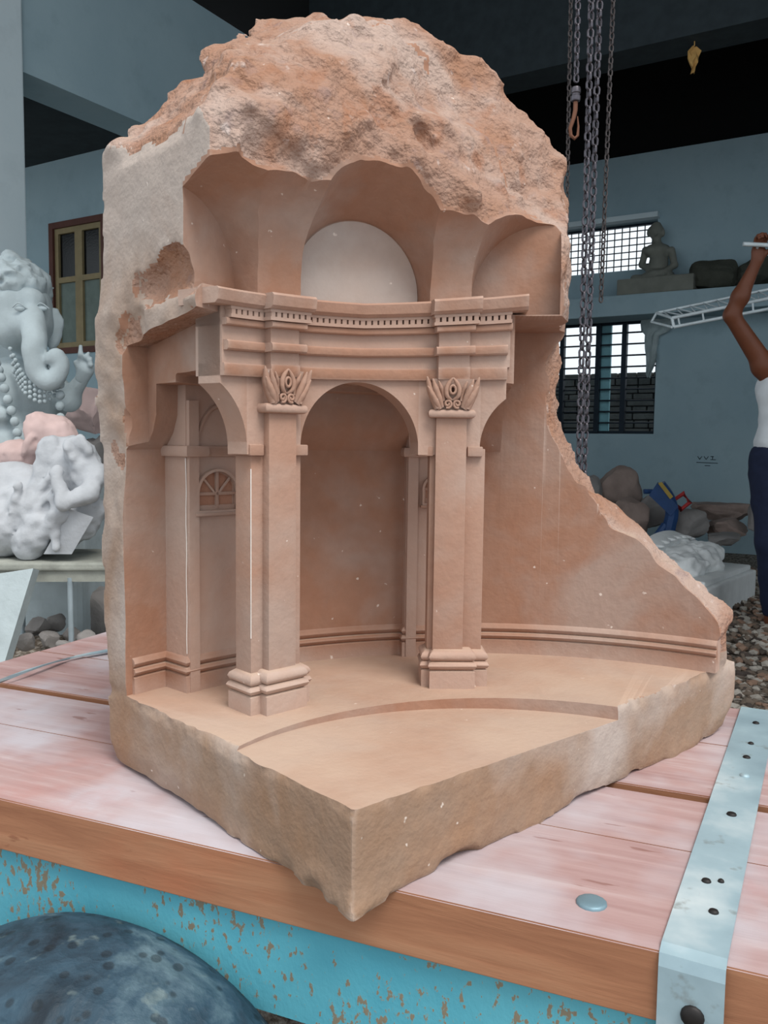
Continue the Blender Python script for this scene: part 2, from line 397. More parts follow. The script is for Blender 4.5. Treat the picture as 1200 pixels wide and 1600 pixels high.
def cut_body():
    h = .0042
    B, org = body_field(h); P, Q = surface_nets(B, org, h)
    me = mesh_np('rough_block', P, Q, [M['rough'], M['carved'], M['sawn']])
    ob = bpy.data.objects.new('rough_block', me); COL.objects.link(ob)
    tmp = []
    pit = MB(); n = 97
    ring = [RT(.339, 360 * i / n) for i in range(n)]
    pit.loft([[(x, y, Z1 - .0035 - .030 * x) for x, y in ring], [(x, y, Z1 + .15) for x, y in ring]])
    cl = cutter_list()
    cl[0] = revolve([(.02, Z1), (.02, .489), (.546, .489), (.547, .452), (.556, .43), (.575, .408), (.575, Z1)], -40, 172, 240)
    cl.append(pit)
    for b in cl:
        c = b.build('cutter', [M['carved']]); tmp.append(c)
        md = ob.modifiers.new('cut', 'BOOLEAN'); md.operation = 'DIFFERENCE'; md.object = c; md.solver = 'MANIFOLD'
    dg = bpy.context.evaluated_depsgraph_get(); me2 = bpy.data.meshes.new_from_object(ob.evaluated_get(dg))
    ob.modifiers.clear(); ob.data = me2; me2.name = 'rough_block'
    for c in tmp: bpy.data.objects.remove(c)
    # materials by place: carved surfaces, sawn sides, rough crust
    me2.materials.clear()
    for m in (M['rough'], M['carved'], M['sawn'], M['chalk'], M['flank']): me2.materials.append(m)
    n = len(me2.polygons); ce = np.empty(n * 3); me2.polygons.foreach_get('center', ce); ce = ce.reshape(-1, 3)
    no = np.empty(n * 3); me2.polygons.foreach_get('normal', no); no = no.reshape(-1, 3); ar = np.empty(n); me2.polygons.foreach_get('area', ar)
    nv = np.empty(n, np.int32); me2.polygons.foreach_get('loop_total', nv)
    u, v, z = ce.T; r = np.hypot(u - CU, v - CV); mi = np.zeros(n, np.int32)
    rad = ((u - CU) * no[:, 0] + (v - CV) * no[:, 1]) / np.maximum(r, 1e-4)
    inner = (rad < -.2) & (r < .577) & (z > Z1 - .0005) & (z < .60)
    inner |= (np.abs(r - .339) < .003) & (np.abs(rad) > .8) & (z > Z1 - .03) & (z < Z1 + .002)
    flat = (np.abs(no[:, 2]) > .999) & (z > .04) & (z < .6)
    domez = (z >= .575) & (z < .81) & (r < .432)
    # distance to rough field decides for the dome: faces cut by clean cutters are exactly on them
    prof = np.array([(.588, .405), (.615, .405), (.645, .400), (.675, .387), (.700, .365), (.720, .335), (.735, .295), (.748, .23), (.757, .13), (.762, .012)])
    onp = domez & (np.abs(r - np.interp(z, prof[:, 0], prof[:, 1])) < .0025) & (rad < .0)
    lun = np.zeros(n, bool)
    for c, hw, spg, tap, dr, rise in LUN:
        a = math.radians(c); t = -(u - CU) * math.sin(a) + (v - CV) * math.cos(a); y = (u - CU) * math.cos(a) + (v - CV) * math.sin(a)
        k = (.43 - y) / .31; rr = hw * (1 + (tap - 1) * k); top = spg + rise * k; t = t - dr * k
        on = (y > 0) & (y < .431) & (((np.abs(np.hypot(t, (z - top)) - rr) < .005) & (z > top - .003)) | ((np.abs(np.abs(t) - rr) < .003) & (z < top + .004) & (z > .585)) | ((np.abs(y - .43) < .0015) & (z > .585)))
        lun |= on & (np.abs(t) < hw + .01)
    mi[inner | flat | onp | lun] = 1
    left = (np.abs(u - .034) < .0008) & (no[:, 0] < -.99); mi[left] = 1
    side = ((u < .006) & (no[:, 0] < -.86) & (mi == 0)) | ((v < .004) & (no[:, 1] < -.7) & (z < .12)) | ((z < .11) & (mi == 0))
    mi[side & (mi == 0)] = 2
    me2.polygons.foreach_set('material_index', mi)
    me2.polygons.foreach_set('use_smooth', [True] * n); me2.set_sharp_from_angle(angle=math.radians(38))
    me2.update(); ob.parent = STONE
    tag(ob, label='rough upper rock and sawn sides of the block')
    return ob
BODY = cut_body()

# carved members ------------------------------------------------------------
SP = STONE
def zofs(th, z=.5):                                    # the hand-cut entablature is not quite level
    return (.007 + .014 * (z - .498) / .09) * (74 - th) / 32 if th < 74 else -.006 * (th - 74) / 29
def ring_sweep(name, prof, a0, a1, parent, n=None, mat='carved', **k):
    n = n or max(4, int((a1 - a0) / .8)); b = MB(); rings = []
    for i in range(n + 1):
        d = a0 + (a1 - a0) * i / n; rings.append([(*RT(r, d), z + zofs(d, z)) for r, z in prof])
    b.loft(rings); return b.build(name, M[mat], parent, smooth=35, **k)
TH0, TH1 = 45.6, 102.6
def band(r0, z0, z1, bulge=.35, rb=.44):               # moulding outline: rounded nose at r0, back at rb
    m = (z0 + z1) / 2; hh = (z1 - z0) / 2; e = hh * bulge
    return [(rb, z0), (r0 + e, z0), (r0 + e * .3, z0 + hh * .3), (r0, m), (r0 + e * .3, z1 - hh * .3), (r0 + e, z1), (rb, z1)]
# arcade wall with arches
def arcade():
    b = MB(); half = .0825; R0 = .402
    ths = set()
    for c in BAYS:
        hd = math.degrees(half / R0)
        for i in range(41): ths.add(round(c - hd * math.cos(math.pi * i / 40), 4))
    for i in range(200): ths.add(round(TH0 + (TH1 - TH0) * i / 199, 4))
    ths = sorted(t for t in ths if TH0 - .01 <= t <= TH1 + .01)
    def zb(t):
        for c in BAYS:
            x = math.radians(t - c) * R0
            if abs(x) <= half: return .413 + math.sqrt(max(0, half * half - x * x))
        return .405
    rings = []
    for t in ths:
        z = zb(t); zt = .590 + zofs(t, .59)
        rings.append([(*RT(R0, t), z), (*RT(R0, t), zt), (*RT(.436, t), zt), (*RT(.436, t), z)])
    b.loft(rings); return b.build('arcade_wall', M['carved'], SP, smooth=30)
arcade()
ring_sweep('architrave', band(.395, .498, .512, .15), TH0, TH1, SP)
ring_sweep('architrave_moulding', band(.391, .526, .537, .5), TH0, TH1 - .3, SP)
ring_sweep('frieze_moulding', band(.391, .553, .561, .5), TH0 - .8, TH1, SP)
ring_sweep('cornice', [(.44, .5735), (.387, .5735), (.383, .577), (.381, .588), (.384, .5905), (.44, .5905)], TH0 - 3.6, TH1 + 3.4, SP)
ring_sweep('frieze', [(.44, .512), (.399, .512), (.399, .5745), (.44, .5745)], TH0 - .5, TH1, SP)
def dentils(r, a0, a1, name='dentil_band'):
    b = MB(); pitch = 1.23; n = int((a1 - a0) / pitch)
    # backing fillets above and below, small blocks between drilled gaps
    for k in range(n):
        c = a0 + (k + .5) * (a1 - a0) / n; wd = .43
        rings = []
        for t in (c - wd, c, c + wd): rings.append([(*RT(r, t), .5645 + zofs(t, .567)), (*RT(r, t), .5705 + zofs(t, .567)), (*RT(r + .012, t), .5705 + zofs(t, .567)), (*RT(r + .012, t), .5645 + zofs(t, .567))])
        b.loft(rings)
    for z0, z1 in ((.561, .5648), (.5702, .574)):
        rings = []
        m = max(3, int(a1 - a0))
        for i in range(m + 1):
            t = a0 + (a1 - a0) * i / m; rings.append([(*RT(r - .0004, t), z0 + zofs(t, z0)), (*RT(r - .0004, t), z1 + zofs(t, z1)), (*RT(r + .02, t), z1 + zofs(t, z1)), (*RT(r + .02, t), z0 + zofs(t, z0))])
        b.loft(rings)
    o = b.build(name, M['carved'], SP); o['kind'] = 'stuff'; return o
dentils(.389, TH0 - .6, TH1 - .6)

# piers ---------------------------------------------------------------------
BASEPROF = [(0, 0), (0, .0225), (-.003, .0245), (.0002, .0265), (.0022, .0305), (.0002, .0345), (-.0035, .036), (-.0008, .038), (.0010, .0425), (-.001, .047), (-.006, .051)]
def rect_base(b, x0, x1, y0, y1, s=1.0, zb=Z1):        # moulded base round a rectangle; y0 is the front
    rings = []
    for o, z in BASEPROF: rings.append([Vector((x0 - o, y0 - o, zb + z * s)), Vector((x1 + o, y0 - o, zb + z * s)), Vector((x1 + o, y1 + o, zb + z * s)), Vector((x0 - o, y1 + o, zb + z * s))])
    return rings
def xf(rings, Mr): return [[Mr @ p for p in r] for r in rings]
def pier(ang):
    Mr = radialM(ang)
    if ang < 70:                                       # this pier is turned a little towards the open side
        p_ = Mr @ Vector((0, .40, 0)); M2 = radialM(ang - 7.5); q_ = M2 @ Vector((0, .40, 0)); Mr = Matrix.Translation(p_ - q_) @ M2
    Mb = Mr @ Matrix.Translation((-.010 if ang < 70 else 0, 0, 0)); Mc = Mr @ Matrix.Translation((-.006 if ang < 70 else 0, 0, 0))
    # shaft of the engaged column
    b = MB(); b.bbox((-.0200, .391, Z1 + .04), (.0200, .412, .4635), .0012, Mr)
    sh = b.build('column', M['carved'], SP, smooth=40)
    b = MB()
    for s in (-1, 1):
        pass
    b.bbox((-.0365, .404, Z1 + .035), (.0365, .436, .4135), .0012, Mb)
    b.build('pier_core', M['carved'], SP, smooth=40)
    b = MB(); b.loft(xf(rect_base(b, -.0300, .0300, .3815, .43), Mc)); b.build('column_base', M['carved'], sh, smooth=50)
    b = MB(); b.loft(xf(rect_base(b, -.0440, .0440, .394, .441, .94), Mb)); b.build('pier_base', M['carved'], SP, smooth=50)
    # imposts either side
    for s in (-1, 1):
        b = MB(); x0, x1 = sorted((s * .0225, s * .0425)); b.bbox((x0, .397, .4035), (x1, .444, .4165), .0016, Mr); b.build('impost', M['carved'], SP, smooth=40)
    # entablature breaking forward over the column
    da = math.degrees(.0285 / .39); kk = dict(n=8)
    for nm, prof, d in (('architrave_block', band(.386, .4985, .5125, .15, .40), .021), ('architrave_moulding', band(.378, .5265, .5365, .5, .40), .026), ('frieze_moulding', band(.378, .5535, .5605, .5, .40), .026),
                        ('cornice', [(.40, .5737), (.374, .5737), (.370, .577), (.368, .588), (.371, .591), (.40, .591)], .033), ('frieze_block', [(.40, .512), (.388, .512), (.388, .5743), (.40, .5743)], .0205)):
        a = math.degrees(d / .39); o = ring_sweep(nm, prof, ang - a, ang + a, SP, n=8)
    a = math.degrees(.0305 / .39); dentils(.3765, ang - a, ang + a)
    capital(Mr, sh, zofs(ang))
def capital(Mr, sh, dz):
    b = MB(); z0 = .4625
    # astragal
    rings = []
    for i in range(9):
        a = math.pi * i / 8 - math.pi / 2; o = .0042 * math.cos(a); z = .4585 + .0055 * math.sin(a)
        rings.append([Vector((-.0262 - o, .3868 - o, z)), Vector((.0262 + o, .3868 - o, z)), Vector((.0262 + o, .412, z)), Vector((-.0262 - o, .412, z))])
    b.loft(xf(rings, Mr))
    # bell
    rings = []
    for k in range(7):
        t = k / 6; w_ = .0205 + .0065 * t ** 1.7; y = .3895 - .003 * t ** 2; z = z0 + .0405 * t
        rings.append([Vector((-w_, y, z)), Vector((w_, y, z)), Vector((w_, .412, z)), Vector((-w_, .412, z))])
    b.loft(xf(rings, Mr))
    cap = b.build('capital', M['carved'], sh, smooth=50)
    g = MB()
    def strand(pts, rad, y=.3855, flat=1):
        m = []
        P = [Vector((p[0], (p[2] if len(p) > 2 else y), z0 + p[1])) for p in pts]
        # smooth by Catmull-Rom
        out_ = []; rr = []
        for i in range(len(P) - 1):
            p0 = P[max(i - 1, 0)]; p1 = P[i]; p2 = P[i + 1]; p3 = P[min(i + 2, len(P) - 1)]
            for k in range(5):
                t = k / 5; out_.append(.5 * ((2 * p1) + (p2 - p0) * t + (2 * p0 - 5 * p1 + 4 * p2 - p3) * t * t + (3 * p1 - p0 - 3 * p2 + p3) * t ** 3))
                rr.append(rad[i] + (rad[i + 1] - rad[i]) * t)
        out_.append(P[-1]); rr.append(rad[-1])
        g.tube([Mr @ p for p in out_], rr, 7)
    for s in (-1, 1):
        # corner leaf: three long lobes rising from the base and leaning out
        strand([(s * .019, .002), (s * .0235, .014), (s * .029, .027, .384), (s * .0335, .0425, .380)], [.0042, .0058, .0052, .0008])
        strand([(s * .016, .002), (s * .0215, .012, .383), (s * .0265, .021, .382), (s * .0325, .031, .380)], [.0034, .0048, .0044, .0007])
        strand([(s * .013, .004), (s * .0175, .016, .383), (s * .0225, .028, .381), (s * .0262, .0400, .379)], [.0028, .0042, .0040, .0006])
        strand([(s * .011, .012), (s * .0125, .022), (s * .0155, .030, .3825), (s * .0185, .0375, .381)], [.0018, .0028, .0026, .0006])
        # volute spiral at the foot
        sp = []
        for k in range(15):
            a = math.radians(-110 + k * 36); r = .0056 * (1 - k / 17)
            sp.append((s * (.0062 - r * math.cos(a) * 1), .0085 + r * math.sin(a), .3835))
        strand(sp, [.0017] * 15)
        # almond frame round the boss
        strand([(s * .001, .0135), (s * .0072, .0185, .3825), (s * .0082, .027, .382), (s * .0050, .0350, .382), (0, .0415, .381)], [.0018, .0028, .0032, .0028, .0010])
    for k in range(1):
        ring = []
        for i in range(18):
            a = 2 * math.pi * i / 18; ring.append(Mr @ Vector((.0036 * math.cos(a), .3815, z0 + .0265 + .0052 * math.sin(a))))
        g.tube(ring, .0017, 7, closed=True)
    g.build('leaf_ornament', M['carved'], sh, smooth=60)
    d = MB(); d.ell(Mr @ Vector((0, .3866, z0 + .0265)), (.0026, .0026, .0034), n=12, m=8); d.build('eye_shade_bead', M['hole_shade'], sh, smooth=60, label='dark bead for the shaded drilled hole in the capital')
M['hole_shade'] = plain('hole_shade', srgb(70, 46, 36), .9)  # dark bead colour stands for the shade inside the drilled hole
for a in PIERS: pier(a)

# outer wall: baseboard moulding that follows the niches and wall piers -----------
def path_sweep(name, pts, prof, parent, closed=False, mat='carved', **k):
    # pts: plan polyline, moulding projects to the left-hand normal side given by sign; prof: (offset outwards from wall, z)
    n = len(pts); P = [Vector(p) for p in pts]; b = MB(); nor = []
    for i in range(n):
        a = (P[i] - P[i - 1]).normalized() if i > 0 else None; c = (P[i + 1] - P[i]).normalized() if i < n - 1 else None
        na = Vector((-a.y, a.x)) if a else None; nc = Vector((-c.y, c.x)) if c else None
        if na is None: nn = nc
        elif nc is None: nn = na
        else:
            nn = (na + nc).normalized(); nn = nn / max(.35, nn.dot(na))
        nor.append(nn)
    rings = [[(P[i].x + nor[i].x * o, P[i].y + nor[i].y * o, z) for o, z in prof] for i in range(n)]
    b.loft(rings); return b.build(name, M[mat], parent, smooth=35, **k)
def arcp(r, a0, a1, n): return [RT(r, a0 + (a1 - a0) * i / n) for i in range(n + 1)]
RW = .575
WP = ((95.7, 84.0, .530), (58.8, 50.4, .560))          # wall piers: from, to, radius
path = arcp(RW, 12.0, WP[1][1], 40) + arcp(WP[1][2], WP[1][1], WP[1][0], 6) + arcp(RW, WP[1][0], WP[0][1], 26) + arcp(WP[0][2], WP[0][1], WP[0][0], 8) + arcp(RW, WP[0][0], 101.0, 6)
bp = [(-.02, Z1)] + [(.0045 + o, Z1 + z * .93) for o, z in BASEPROF] + [(-.02, Z1 + .0475)]
path_sweep('skirting_moulding', path, bp, SP)
for a1, a0, r in WP:
    rings = []; b = MB(); n = 10
    for i in range(n + 1):
        t = a0 + (a1 - a0) * i / n; rings.append([(*RT(r, t), Z1), (*RT(r, t), .4905), (*RT(.585, t), .4905), (*RT(.585, t), Z1)])
    b.loft(rings); wp = b.build('wall_pier', M['carved'], SP, smooth=30)
    # edge pilasters
    for e0, e1 in ((a1 - 1.7, a1 - .1), (a0 + .1, a0 + 1.7)):
        b = MB(); b.loft([[(*RT(r - .006, t), Z1), (*RT(r - .006, t), .47), (*RT(r + .01, t), .47), (*RT(r + .01, t), Z1)] for t in (e0, (e0 + e1) / 2, e1)]); b.build('pilaster', M['carved'], wp, smooth=30)
    # impost band
    pth = [RT(.577, a0 - .01)] + arcp(r - .006, a0 - .1, a0 + 2.3, 2) + arcp(r, a0 + 2.3, a1 - 2.3, 4) + arcp(r - .006, a1 - 2.3, a1 + .1, 2) + [RT(.577, a1 + .01)]
    b = MB(); path_sweep('impost_band', pth, [(-.004, .399), (.005, .400), (.0062, .403), (.0062, .410), (.005, .413), (-.004, .414)], wp)
    # blind arch above the impost
    mid = (a0 + a1) / 2 ; w2 = math.radians((a1 - a0) / 2 - 2.0) * r
    Mr = radialM(mid); pts = []
    for i in range(25):
        q = math.pi * i / 24; pts.append(Mr @ Vector((w2 * math.cos(q), r - .0005, .4135 + (.9 * w2 + .02) * math.sin(q))))
    b = MB(); b.tube(pts, .0032, 6); b.build('blind_arch', M['carved'], wp, smooth=60)
    # little arched window
    Mr = radialM(mid + (1.0 if r < .54 else -.3)); hw = .0285 if r < .54 else .017; z0, sp = .327, .352
    f = MB(); o = arch_outline(hw + .0035, sp, z0, 20); i_ = arch_outline(hw, sp, z0 + .004, 20)
    outp = [Mr @ Vector((x, r - .007, z)) for x, z in o]; inn = [Mr @ Vector((x, r - .007, z)) for x, z in i_]
    o2 = [Mr @ Vector((x, r + .004, z)) for x, z in o]; i2 = [Mr @ Vector((x, r + .004, z)) for x, z in i_]
    f.loft([outp, inn, i2, o2], closed=True); f.build('window_surround', M['carved'], wp, smooth=30)
    f = MB(); f.bbox((-hw, r - .003, z0), (hw, r + .002, z0 + .0105), .001, Mr); f.bbox((-hw - .006, r - .0095, z0 - .003), (hw + .006, r + .002, z0 + .001), .001, Mr)
    f.bbox((-.0022, r - .004, z0 + .006), (.0022, r + .002, sp + hw), .0006, Mr); f.bbox((-hw, r - .004, sp - .002), (hw, r + .002, sp + .002), .0006, Mr)
    for s in (-1, 1):
        f.tube([Mr @ Vector((s * .002, r - .002, sp)), Mr @ Vector((s * hw * .7, r - .002, sp + hw * .7))], .0018, 5)
        f.bbox((s * hw - .0018, r - .004, z0 + .008), (s * hw + .0018, r + .002, sp), .0006, Mr)
    f.build('window_bars', M['carved'], wp, smooth=30)
    f = MB(); f.prism(arch_outline(hw - .0015, sp, z0 + .008, 16), r - .0006, r + .001, Mr); f.build('window_recess', M['shade_stone'] if 'shade_stone' in M else M.setdefault('shade_stone', m_stone('shaded_sandstone', srgb(150, 108, 88), srgb(160, 120, 100), srgb(140, 98, 78))), wp)  # recess shade put into a browner copy of the stone
# white chalk lines ruled by the carver on the arrises
M['chalk_white'] = plain('white_chalk', srgb(226, 220, 214), .95)
for r, t, za, zz in ((WP[0][2] - .0002, WP[0][0] + .03, Z1 + .05, .398),):
    b = MB(); b.tube([(*RT(r, t + .05 * math.sin(i * 1.7)), za + (zz - za) * i / 12) for i in range(13)], .0006, 5); b.build('chalk_line', M['chalk_white'], SP, label='thin white chalk line')
_m = radialM(PIERS[0]); b = MB(); b.tube([_m @ Vector((.0366, .4038, Z1 + .09 + .2 * i / 8)) for i in range(9)], .0006, 5); b.build('chalk_line', M['chalk_white'], SP, label='thin white chalk line')
# chalky lunette panels
for c, hw, a in ((LUN[1][0], .0875, 'pale'),):
    b = MB(); b.prism(arch_outline(hw, .612, .59, 32), .4285, .431, radialM(c)); b.build('lunette_panel', M['chalk'], SP, label='pale chalky lunette panel above the cornice')

# ============================================================ THE TRUCK DECK
qv = Vector((.386, .9225, 0)); pv = Vector((.9225, -.386, 0))
f0 = atz(0, 1248, T)
def TB(p, q, z): return Vector((f0.x, f0.y, 0)) + pv * p + qv * q + Vector((0, 0, z))
TM = Mx((f0.x, f0.y, T), pv, qv)
def m_wood(name, top):
    b = NB(name); co = b.co((1.2, 14, 14)); n = b.noise(3, 6, .6, co, .4); n2 = b.noise(3.5, 4, .6); n3 = b.noise(60, 3, .5, b.co((.25, 1, 1)))
    if top:
        c = b.ramp(n, [(.3, srgb(156, 124, 122)), (.55, srgb(172, 144, 142)), (.75, srgb(188, 170, 170))])
        c = b.mix(b.mr(n2, .45, .65, 0, .85), c, srgb(186, 182, 190))
        c = b.mix(b.mr(b.noise(6, 5, .6), .58, .7, 0, .4), c, srgb(176, 124, 118))
    else:
        c = b.ramp(n, [(.25, srgb(138, 92, 68)), (.5, srgb(160, 112, 84)), (.8, srgb(176, 132, 102))])
        c = b.mix(b.mr(n2, .6, .72, 0, .5), c, srgb(170, 104, 74))
    c = b.mix(b.mr(n3, .68, .72, 0, .5), c, srgb(110, 60, 44))
    vz = b.voro(7, b.co((.55, 1.4, 1.4))); c = b.mix(b.mr(vz, .035, .02, 0, .75), c, srgb(84, 44, 34))
    b.col(c); b.bump(b.math('ADD', n, b.math('MULTIPLY', n3, .3)), .25, .006); return b.fin(.75, 0, .25)
M['wood_top'] = m_wood('weathered_deck_timber', True); M['wood_side'] = m_wood('raw_timber_edge', False)
DECK = empty('flatbed_trolley', TB(.3, .37, 0), math.atan2(pv.y, pv.x), label='flatbed trolley with thick timber deck planks on a turquoise steel frame under the carved stone', cat='trolley')
INV = DECK.matrix_basis.inverted()
def deckobj(b, name, mats, parent=DECK, **k):
    b.v = [tuple(INV @ Vector(v)) for v in b.v]; return b.build(name, mats, parent, **k)
def plank(p0, p1, q0, q1, z0=-.062, z1=0):
    bm = bmesh.new(); bmesh.ops.create_cube(bm, size=1)
    for v in bm.verts: v.co = Vector(((p0 + p1) / 2 + v.co.x * (p1 - p0), (q0 + q1) / 2 + v.co.y * (q1 - q0), (z0 + z1) / 2 + v.co.z * (z1 - z0)))
    bmesh.ops.bevel(bm, geom=[e for e in bm.edges], offset=.0014, segments=2, affect='EDGES')
    bm.faces.ensure_lookup_table(); top = {f.index for f in bm.faces if f.normal.z > .5}
    b = MB(); n0 = len(b.f); b.frombm(bm, TM); b.m = [0 if i in top else 1 for i in range(len(b.f))]; return b
for q0, q1, dz, p1 in ((0, .196, 0, 1.7), (.1970, .335, -.001, 1.7), (.352, .548, 0, 1.7), (.551, .744, -.001, 1.7)):
    deckobj(plank(-.487, p1, q0, q1, -.062 + dz, dz), 'plank', [M['wood_top'], M['wood_side']])
def m_paint():
    b = NB('rusty_turquoise_paint'); n = b.noise(4, 4)
    c = b.ramp(n, [(.3, srgb(74, 156, 178)), (.7, srgb(100, 180, 196))])
    r = b.noise(120, 3, .6, b.co((1, 1, .6))); r2 = b.noise(6, 3)
    k = b.math('ADD', r, b.math('MULTIPLY', r2, .6))
    c = b.mix(b.mr(k, .905, .925, 0, 1), c, srgb(116, 92, 76)); c = b.mix(b.mr(k, .88, .905, 0, .45), c, srgb(150, 150, 130))
    b.col(c); b.bump(k, .3, .003); return b.fin(.5, 0, .4)
M['paint'] = m_paint()
M['dark_steel'] = plain('dark_oily_steel', srgb(48, 46, 46), .55, .6)
b = MB()
prof = [(0, -.062), (0, -.170), (.05, -.170), (.05, -.164), (.006, -.164), (.006, -.068), (.05, -.068), (.05, -.062)]
b.loft([[TM @ Vector((x, .012 + y, z)) for y, z in prof] for x in (-.487, .3, 1.0, 1.7)])
deckobj(b, 'frame_channel', M['paint'])
b = MB(); b.loft([[TM @ Vector((x, .73 - y, z)) for y, z in prof] for x in (-.487, 1.7)]); deckobj(b, 'frame_channel', M['paint'])
for x in (-.46, .25, .95, 1.6):
    b = MB(); b.box((x, .06, -.15), (x + .05, .68, -.064), TM); deckobj(b, 'cross_member', M['dark_steel'])
# galvanised straps
def m_galv():
    b = NB('galvanised_strap'); n = b.noise(9, 5); c = b.ramp(n, [(.3, srgb(136, 160, 172)), (.55, srgb(160, 184, 194)), (.75, srgb(200, 212, 216))])
    c = b.mix(b.mr(b.noise(30, 4), .62, .70, 0, .55), c, srgb(120, 122, 118))
    b.col(c); b.bump(b.noise(50, 3), .12, .003); return b.fin(b.mr(n, .3, .7, .4, .6), .25, .5)
M['galv'] = m_galv(); M['bolt'] = plain('blue_grey_bolt', srgb(120, 146, 158), .5, .4)
def strap(path, w, th=.003):                          # path: list of (point, side vector, normal)
    b = MB(); rings = []
    for p, s, nn in path: rings.append([p - s * w / 2, p + s * w / 2, p + s * w / 2 + nn * th, p - s * w / 2 + nn * th])
    b.loft(rings); return b
a = Vector((.736, 0)); bb = Vector((.800, .744)); d = (bb - a).normalized(); s2 = (TM.to_3x3() @ Vector((d.y, -d.x, 0))).normalized(); W_ = .052
def L2(t, z): x = a + d * t; return TM @ Vector((x.x + W_ / 2, x.y, z))
upn = Vector((0, 0, 1)); frn = -qv
pth = [(L2(-.003, -.095), s2, frn), (L2(-.0035, -.01), s2, frn), (L2(-.002, -.0015), s2, (frn + upn).normalized()), (L2(.008, .0008), s2, upn), (L2(.195, .001), s2, upn), (L2(.197, .001), s2, upn), (L2(.339, .0008), s2, upn), (L2(.352, .001), s2, upn), (L2(.742, .001), s2, upn)]
st = deckobj(strap(pth, W_), 'steel_strap', M['galv'], label='broad zinc strap bent over the front edge of the deck')
def bolt(x, q, z=.004, front=False, r=.0085, dome=.003, mat='galv', seat=True):
    b = MB(); ring = 14
    if front: C_ = TM @ Vector((x, -.007, z)); ax_, u_, v_ = -qv, pv, Vector((0, 0, 1))
    else: C_ = TM @ Vector((x, q, z)); ax_, u_, v_ = Vector((0, 0, 1)), pv, qv
    rings = []
    for rr, h in ((r, -.002), (r, .0008), (r * .85, dome * .7), (r * .45, dome), (r * .05, dome * 1.03)):
        rings.append([C_ + ax_ * h + (u_ * math.cos(2 * math.pi * k / ring) + v_ * math.sin(2 * math.pi * k / ring)) * rr for k in range(ring)])
    b.loft(rings); return b
for x, q, r in ((.776, .075, .0045), (.768, .13, .0045), (.781, .135, .003), (.789, .30, .0055), (.803, .43, .006), (.806, .50, .005), (.812, .56, .004), (.82, .66, .005)):
    deckobj(bolt(x, q, .0038, r=r), 'rivet', M['galv'] if r > .0055 else M['dark_steel'], smooth=60)
deckobj(bolt(.764, 0, -.045, front=True, r=.0095, dome=.004), 'bolt', M['dark_steel'], smooth=60)
deckobj(bolt(.672, .052, .001, r=.014, dome=.003), 'bolt', M['bolt'], smooth=60, label='round bolt head sunk in the front plank')
deckobj(bolt(-.33, .60, .001, r=.012, dome=.003), 'bolt', M['galv'], smooth=60)
# left hand strap, sprung up over the gap
pth = []
for i in range(9):
    t = i / 8; P0 = atz(-20 + 200 * t, 1074 - 58 * t - 8 * math.sin(math.pi * t), T + .004 + .008 * math.sin(math.pi * min(1, t * 1.6)))
    pth.append((P0, Vector((.45, .89, 0)).normalized(), upn))
deckobj(strap(pth, .04), 'steel_strap', M['galv'], label='thin zinc strap sprung up over the left planks')
# legs and axle of the trolley under the frame
for x in (-.40, 1.55):
    for q in (.06, .66):
        b = MB(); b.box((x, q, -T), (x + .06, q + .04, -.17), TM); deckobj(b, 'leg', M['paint'])

# ============================================================ GROUND
def m_gravel():
    b = NB('loose_stone_ground'); v = b.voro(38, out='Color'); n = b.noise(9, 5); n2 = b.noise(55, 4)
    c = b.ramp(b.noise(48, 3), [(.35, srgb(58, 52, 48)), (.5, srgb(128, 116, 104)), (.62, srgb(176, 168, 158)), (.75, srgb(206, 202, 196))])
    c = b.mix(b.mr(n, .5, .7, 0, .5), c, srgb(96, 84, 72)); b.col(c); b.bump(n2, .8, .03); return b.fin(.95)
M['gravel'] = m_gravel()
b = MB(); N = 60
gx = np.linspace(-9, 11, N); gy = np.linspace(-3, 14, N)
vs = [(x, y, .0 + .012 * math.sin(x * 3.1) * math.cos(y * 2.7)) for y in gy for x in gx]
b.add(vs, [(j * N + i, j * N + i + 1, (j + 1) * N + i + 1, (j + 1) * N + i) for j in range(N - 1) for i in range(N - 1)])
b.build('floor', M['gravel'], kind='structure')

# ============================================================ THE WORKSHOP BEHIND
A = Vector((.515, .857, 0)); Bd = Vector((-.857, .515, 0))       # building axes: into the room, and to the left
def hit(x, y, p0, nn):
    d = ray(x, y); return CAM + d * ((p0 - CAM).dot(nn) / d.dot(nn))
def m_wall(name, c, c2, scale=1.2):
    b = NB(name); n = b.noise(scale, 5, .6); k = b.ramp(n, [(.3, c), (.7, c2)])
    k = b.mix(b.mr(b.noise(5, 5, .6), .55, .75, 0, .35), k, tuple(x * .72 for x in c)); b.col(k); b.bump(b.noise(40, 4), .15, .005); return b.fin(.85, 0, .2)
M['wall'] = m_wall('grey_blue_limewash', srgb(144, 168, 178), srgb(160, 182, 190))
M['wall_pale'] = m_wall('pale_lit_limewash', srgb(196, 212, 218), srgb(206, 218, 222))  # pillar's brighter light put into a paler wall colour
M['black'] = plain('unlit_roof_black', srgb(14, 15, 16), .95)  # near-black colour stands for roof space that gets no light
M['beam_grey'] = plain('dark_concrete', srgb(46, 54, 58), .9)  # dark blue-grey for the roof beam and left bay slab
W0 = atd(1050, 690, 8.5); W0.z = 0
def wallM(o): return Mx(o, -Bd, A, (0, 0, 1))                   # x to the right along the wall, y outwards, z up
WM = wallM(W0); WI = WM.inverted()
def onW(x, y): return WI @ hit(x, y, W0, A)
